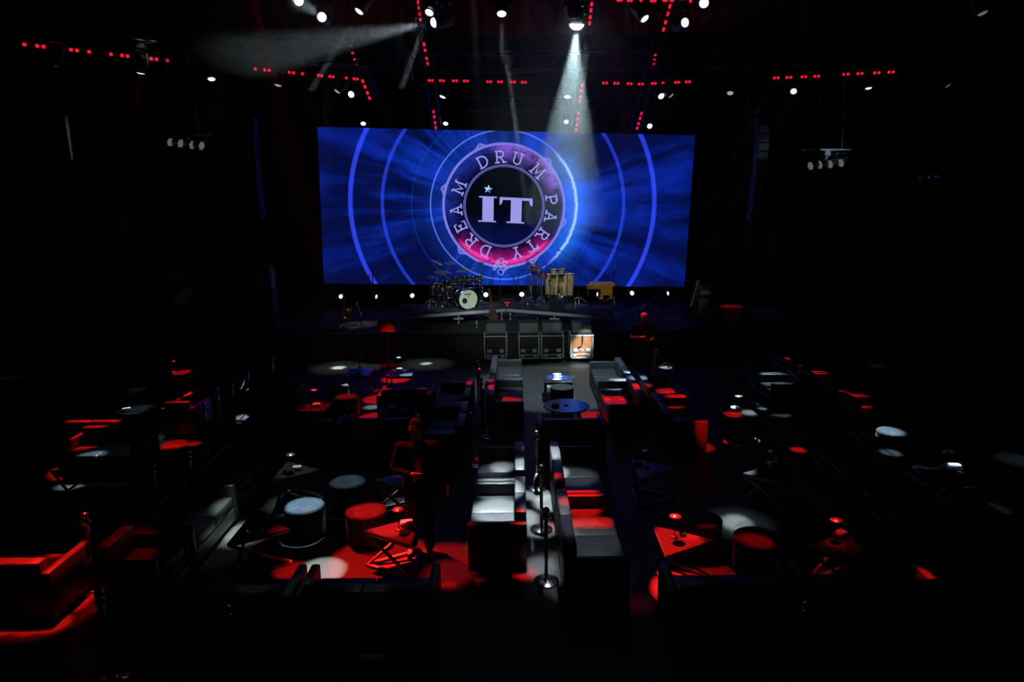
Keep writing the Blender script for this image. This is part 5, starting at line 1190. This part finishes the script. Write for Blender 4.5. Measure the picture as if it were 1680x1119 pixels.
for x, y, z, lb in [(782, 538, STZ, 'water bottle on the stage floor below the bass drum'), (944, 506, RZT, 'water bottle on the riser right of the congas'), (1037, 521, STZ, 'water bottle on the stage left of the standing man'), (1077, 536, STZ, 'water bottle on the stage right of the standing man'), (673, 510, RZT, 'water bottle by the pale cloth on the riser corner')]:
    p = at(x, y, z); b = thing('water_bottle', lb, 'bottle', (p.x, p.y, z)); part('body', BT, b); part('cap', BC, b); part('label_band', BL, b)
q = at(833, 497, STZ); bx = thing('stage_box', 'small black box with a glowing pink mark at the stage centre', 'box', (q.x, 23.4, STZ)); MB().box((0, 0, .2), (.5, .3, .4), bev=.02).build('case', M_AMP, bx)
tt = MB(); [ribbon(tt, s, .035, -.156) for s in ([(-.08, .30), (.08, .30)], [(0, .30), (0, .20)], [(-.03, .2), (.03, .2)])]; tt.build('lit_mark', mat('pink_led', (.1, 0, 0), .4, emit=(.75, .02, .10), estr=.8), bx)
q = atY(1205, 508, 20.5); rc = thing('equipment_case', 'equipment case at right of the stage with red lit top', 'case', (q.x, 20.7, STZ)); MB().box((0, 0, .25), (.9, .6, .5), bev=.02).build('body', M_AMP, rc); MB().box((0, 0, .51), (.9, .6, .03), bev=.01).build('lid', M_FRAME, rc)

# ---------------------------------------------------------------- people
def body_mesh(name, mb, m, parent, vox=.011, smooth=4):
    o = mb.build(name, m, parent); r = o.modifiers.new('skin_over', 'REMESH'); r.mode = 'VOXEL'; r.voxel_size = vox; r.use_smooth_shade = True
    s = o.modifiers.new('soften', 'SMOOTH'); s.iterations = smooth; s.factor = .5
    return o
def limb(mb, pts, rs):
    for i in range(len(pts) - 1): mb.capsule(pts[i], pts[i + 1], rs[i], rs[i + 1], 14)
def head_mb(mb, c, M):
    c = V(c); T = TR(*c) @ M
    mb.ball((0, .015, .03), .088, 18, 12, (.88, 1.06, 1.12), T); mb.ball((0, -.02, -.045), .062, 16, 10, (.92, 1.0, 1.05), T)     # skull, jaw
    mb.ball((0, -.095, -.012), .016, 10, 8, (.8, 1.1, 1.5), T); mb.ball((0, -.088, -.05), .014, 10, 6, (1.6, .5, .35), T); mb.ball((0, -.086, -.06), .013, 10, 6, (1.5, .5, .4), T)
    mb.ball((0, -.072, -.092), .022, 10, 8, (1.1, .8, .8), T)
    for s in (-1, 1): mb.ball((s * .032, -.080, .018), .016, 10, 8, (1.2, .5, .55), T); mb.ball((s * .083, .02, -.005), .026, 10, 8, (.35, .8, 1.15), T); mb.ball((s * .032, -.083, .04), .012, 8, 6, (1.8, .6, .45), T)
def hand_mb(mb, wrist, d, palm_n, curl=.5, s=1.0, side=1):
    """palm along d with five fingers; palm_n points out of the palm"""
    d = V(d).normalized(); n = V(palm_n); n = (n - d * n.dot(d)).normalized(); x = d.cross(n) * side; w = V(wrist)
    for k in (-1.5, -.5, .5, 1.5): mb.capsule(w + x * k * .016 * s, w + d * .085 * s + x * k * .020 * s, .013 * s, .011 * s, 8)
    for k, (L, o) in enumerate([(.062, -1.5), (.078, -.5), (.085, .5), (.074, 1.5)]):
        p = w + d * .088 * s + x * o * .0205 * s; a = 0
        for j, f in enumerate((.45, .32, .23)):
            a += curl * (.55, .7, .5)[j]; q = p + (d * cos(a) + n * sin(a)) * L * f * s; mb.capsule(p, q, (.0098, .0088, .008)[j] * s, (.0088, .008, .007)[j] * s, 8); p = q
    p = w + d * .022 * s + x * .028 * s; q = p + (d * .6 + x * .75 + n * .25).normalized() * .045 * s; mb.capsule(p, q, .0125 * s, .0105 * s, 8); mb.capsule(q, q + (d * .85 + x * .2 + n * .4).normalized() * .034 * s, .0105 * s, .008 * s, 8)
def shoe(name, ank, toe, parent):
    a = V(ank); d = (V(toe) - a); d.z = 0; d.normalize(); mb = MB(); x = d.cross(V((0, 0, 1)))
    mb.capsule((a.x, a.y, .05), (a.x + d.x * .10, a.y + d.y * .10, .045), .045, .042); mb.capsule((a.x + d.x * .10, a.y + d.y * .10, .038), (a.x + d.x * .19, a.y + d.y * .19, .032), .040, .032); mb.capsule((a.x, a.y, .05), (a.x - d.x * .03, a.y - d.y * .03, .045), .045, .042)
    mb.box((a.x + d.x * .07, a.y + d.y * .07, .01), (.06, .06, .02)); return body_mesh('shoe', mb, M_SHOE, parent, .008, 2)
def person(label, loc, rz, J, hair, hairm, top_m, trouser_m, head_R, scale=1.0, sleeve='short', extra=None):
    root = thing('person', label, 'person', loc, rz); root.scale = (scale,) * 3
    b = MB(); head_mb(b, J['head'], head_R); limb(b, [J['neck'], V(J['head']) + V((0, .01, -.06))], [.058, .055])
    for s in ('L', 'R'):
        limb(b, [J['sh' + s], J['el' + s], J['wr' + s]], [.055, .042, .029]); hand_mb(b, J['wr' + s], J['hd' + s], J['hn' + s], J.get('curl' + s, .6), 1.0, 1 if s == 'L' else -1)
        limb(b, [J['hip' + s], J['kn' + s], J['an' + s]], [.085, .058, .042]); limb(b, [J['an' + s], V(J['toe' + s])], [.042, .034])
    limb(b, [J['pel'], J['waist'], J['chest'], J['neck']], [.13, .125, .14, .06]); limb(b, [J['shL'], J['chest'], J['shR']], [.06, .12, .06])
    body_mesh('body', b, M_SKIN, root, .0085, 3)
    t = MB()
    for dx in (-.055, .055): o = V((dx, 0, 0)); limb(t, [V(J['pel']) + o + V((0, 0, -.02)), V(J['waist']) + o, V(J['chest']) + o * 1.4], [.128, .125, .142])
    limb(t, [J['shL'], V(J['chest']) + V((0, 0, .05)), J['shR']], [.075, .125, .075]); limb(t, [V(J['chest']) + V((0, 0, .10)), V(J['neck']) + V((0, 0, -.01))], [.10, .068])
    for s in ('L', 'R'):
        e, sh_, wr = V(J['el' + s]), V(J['sh' + s]), V(J['wr' + s])
        limb(t, [sh_, sh_.lerp(e, .62)], [.074, .062]) if sleeve == 'short' else limb(t, [sh_, e, e.lerp(wr, .93)], [.072, .056, .043])
    body_mesh('shirt', t, top_m, root, .011, 4)
    q = MB()
    for s in ('L', 'R'): limb(q, [V(J['hip' + s]) + V((0, 0, .05)), J['kn' + s], V(J['an' + s]) + V((0, 0, .02))], [.112, .078, .066])
    limb(q, [J['hipL'], J['hipR']], [.118, .118]); limb(q, [J['pel'], V(J['pel']) + V((0, 0, .06))], [.14, .135]); body_mesh('trousers', q, trouser_m, root, .011, 4)
    for s in ('L', 'R'): shoe('shoe', J['an' + s], J['toe' + s], root)
    h = MB(); T = TR(*V(J['head'])) @ head_R
    if hair == 'short':
        h.ball((0, .028, .045), .092, 18, 12, (.92, 1.04, 1.08), T); h.ball((0, .06, -.01), .07, 14, 10, (1.0, .8, 1.1), T); body_mesh('hair', h, hairm, root, .009, 3)
    else:
        h.ball((0, .045, .022), .090, 18, 12, (.935, 1.0, .95), T); body_mesh('hair', h, hairm, root, .009, 2)
    if extra: extra(root)
    return root
# the man standing before the stage: lit red from above, forearms raised in front, looking down to the side
JM = dict(head=(0, -.05, 1.62), neck=(0, .0, 1.46), chest=(0, .01, 1.27), waist=(0, .01, 1.06), pel=(0, .01, .94), shL=(.20, .0, 1.39), shR=(-.20, .0, 1.39), elR=(-.33, -.02, 1.11), wrR=(-.16, -.24, 1.16), hdR=(.9, -.25, .10), hnR=(0, .3, -1), curlR=.45,
          elL=(.27, -.03, 1.09), wrL=(.09, -.24, 1.06), hdL=(-.8, -.35, .05), hnL=(0, .4, 1), curlL=.8, hipL=(.10, .01, .90), hipR=(-.10, .01, .90), knL=(.12, -.02, .49), knR=(-.11, -.03, .49), anL=(.13, .02, .075), anR=(-.12, .01, .075), toeL=(.16, -.14, .045), toeR=(-.15, -.15, .045))
pm = V((3.26, 17.1, 0)); person('man with cropped hair standing before the stage in red light, hands raised in front', pm, radians(8), JM, 'cropped', M_GREYHAIR, M_BLACKCLOTH, M_DARKCLOTH, RZ(radians(25)) @ RX(radians(14)), 1.0)
JW = dict(head=(-.02, -.04, 1.66), neck=(0, 0, 1.50), chest=(0, .01, 1.31), waist=(0, .01, 1.09), pel=(0, .01, .97), shL=(.21, .0, 1.43), shR=(-.21, .0, 1.43), elL=(.33, .03, 1.18), wrL=(.36, -.10, .95), hdL=(.05, -.25, -1), hnL=(-1, 0, 0), curlL=.5,
          elR=(-.30, -.03, 1.16), wrR=(-.08, -.23, 1.15), hdR=(.9, -.2, -.1), hnR=(0, .8, -.2), curlR=.8, hipL=(.10, .01, .93), hipR=(-.10, .01, .93), knL=(.10, -.03, .50), knR=(-.11, .02, .50), anL=(.10, -.03, .08), anR=(-.12, .04, .08), toeL=(.11, -.2, .045), toeR=(-.15, -.12, .045))
def apron(root):
    mb = MB(); mb.lathe([(.165, .55), (.17, .95), (.160, 1.07)], 24, TR(0, .005, 0) @ Matrix.Diagonal((1.12, .95, 1, 1)), cap=False); mb.build('apron', M_BLACKCLOTH, root)
pw = at(690, 906, 0); person('waiter in black standing between the red lit table and the lounge sofas', (pw.x + .02, pw.y + .02, 0), radians(4), JW, 'short', M_HAIR, M_BLACKCLOTH, M_BLACKCLOTH, RZ(radians(-18)) @ RX(radians(12)), 1.05, 'long', apron)

mic_stand(1096, 606, 552, 0, 'thin dark stand on the hall floor right of the standing man')
q = atY(118, 262, 15.0); q2 = atY(117, 175, 15.0)
stp = thing('light_sliver', 'added pale strip imitating a sliver of light at the left side', 'panel', q)  # strip and its pole are added, standing in for a sliver of light
MB().add([(-.012, 0, 0), (.012, 0, 0), (.03, 0, .9), (-.03, 0, .9), (-.012, .03, 0), (.012, .03, 0), (.03, .03, .9), (-.03, .03, .9)], [(0, 1, 2, 3), (7, 6, 5, 4), (0, 4, 5, 1), (3, 2, 6, 7), (0, 3, 7, 4), (1, 5, 6, 2)]).build('strip', M_GREYEDGE, stp)
MB().cyl((0, .05, -.2), (0, .05, ZC - q.z), .02, 8).build('pole', M_PLASTIC, stp)
q = atY(1523, 291, 15.5); ind = thing('control_box', 'small dark box with two tiny blue indicator lights at the right', 'box', q)
MB().box((0, 0, 0), (.36, .2, .18), bev=.02).build('case', M_PLASTIC, ind); MB().cyl((0, 0, .05), (0, 0, ZC - q.z), .02, 8).build('pole', M_PLASTIC, ind)
for dx, dz in ((-.05, .0), (.10, .02)): MB().ball((dx, -.11, dz), .014, 8, 6).build('indicator', mat('blue_led', (0, 0, .1), .4, emit=(.05, .07, .9), estr=.7), ind)

# ---------------------------------------------------------------- haze in the air of the hall
def haze(name, mb, dens, g, label):
    o = mb.build(name, M_DRAPE); m = bpy.data.materials.new(name); m.use_nodes = True; nt = m.node_tree; nt.nodes.clear()
    n = nt.nodes.new('ShaderNodeVolumeScatter'); n.inputs['Density'].default_value = dens; n.inputs['Anisotropy'].default_value = g; n.inputs['Color'].default_value = (.88, .97, 1, 1)
    out = nt.nodes.new('ShaderNodeOutputMaterial'); nt.links.new(n.outputs[0], out.inputs['Volume'])
    o.data.materials[0] = m; tag(o, label, 'haze', kind='stuff'); return o
haze('haze', MB().box(((X0 + X1) / 2, (Y0 + Y1) / 2, ZC / 2), (X1 - X0 - .1, Y1 - Y0 - .1, ZC - .1)), 0.00016, 0.3, 'thin stage haze filling the air of the hall')
c_ = atY(935, 150, 15.0)
for k_, d_ in ((1.0, .022), (.78, .022), (.55, .025)):  # denser haze added locally so the light cone shows brighter
    haze('added_cone_haze', MB().ball(c_ + V((0, 0, (1 - k_) * 1.6)), k_, 32, 20, (2.3, 1.8, 3.0)), d_, 0.3, {1.0: 'added faint outer haze that brightens the big white light cone', .78: 'added haze inside the big white light cone to brighten it', .55: 'thickest added haze brightening the top of the white light cone'}[k_])
haze('smoke_puff', MB().ball(atY(560, 62, 13.0), 1.0, 32, 20, (3.2, 1.2, .9)), 0.014, 0.3, 'smoke drifting across the beam that points left')
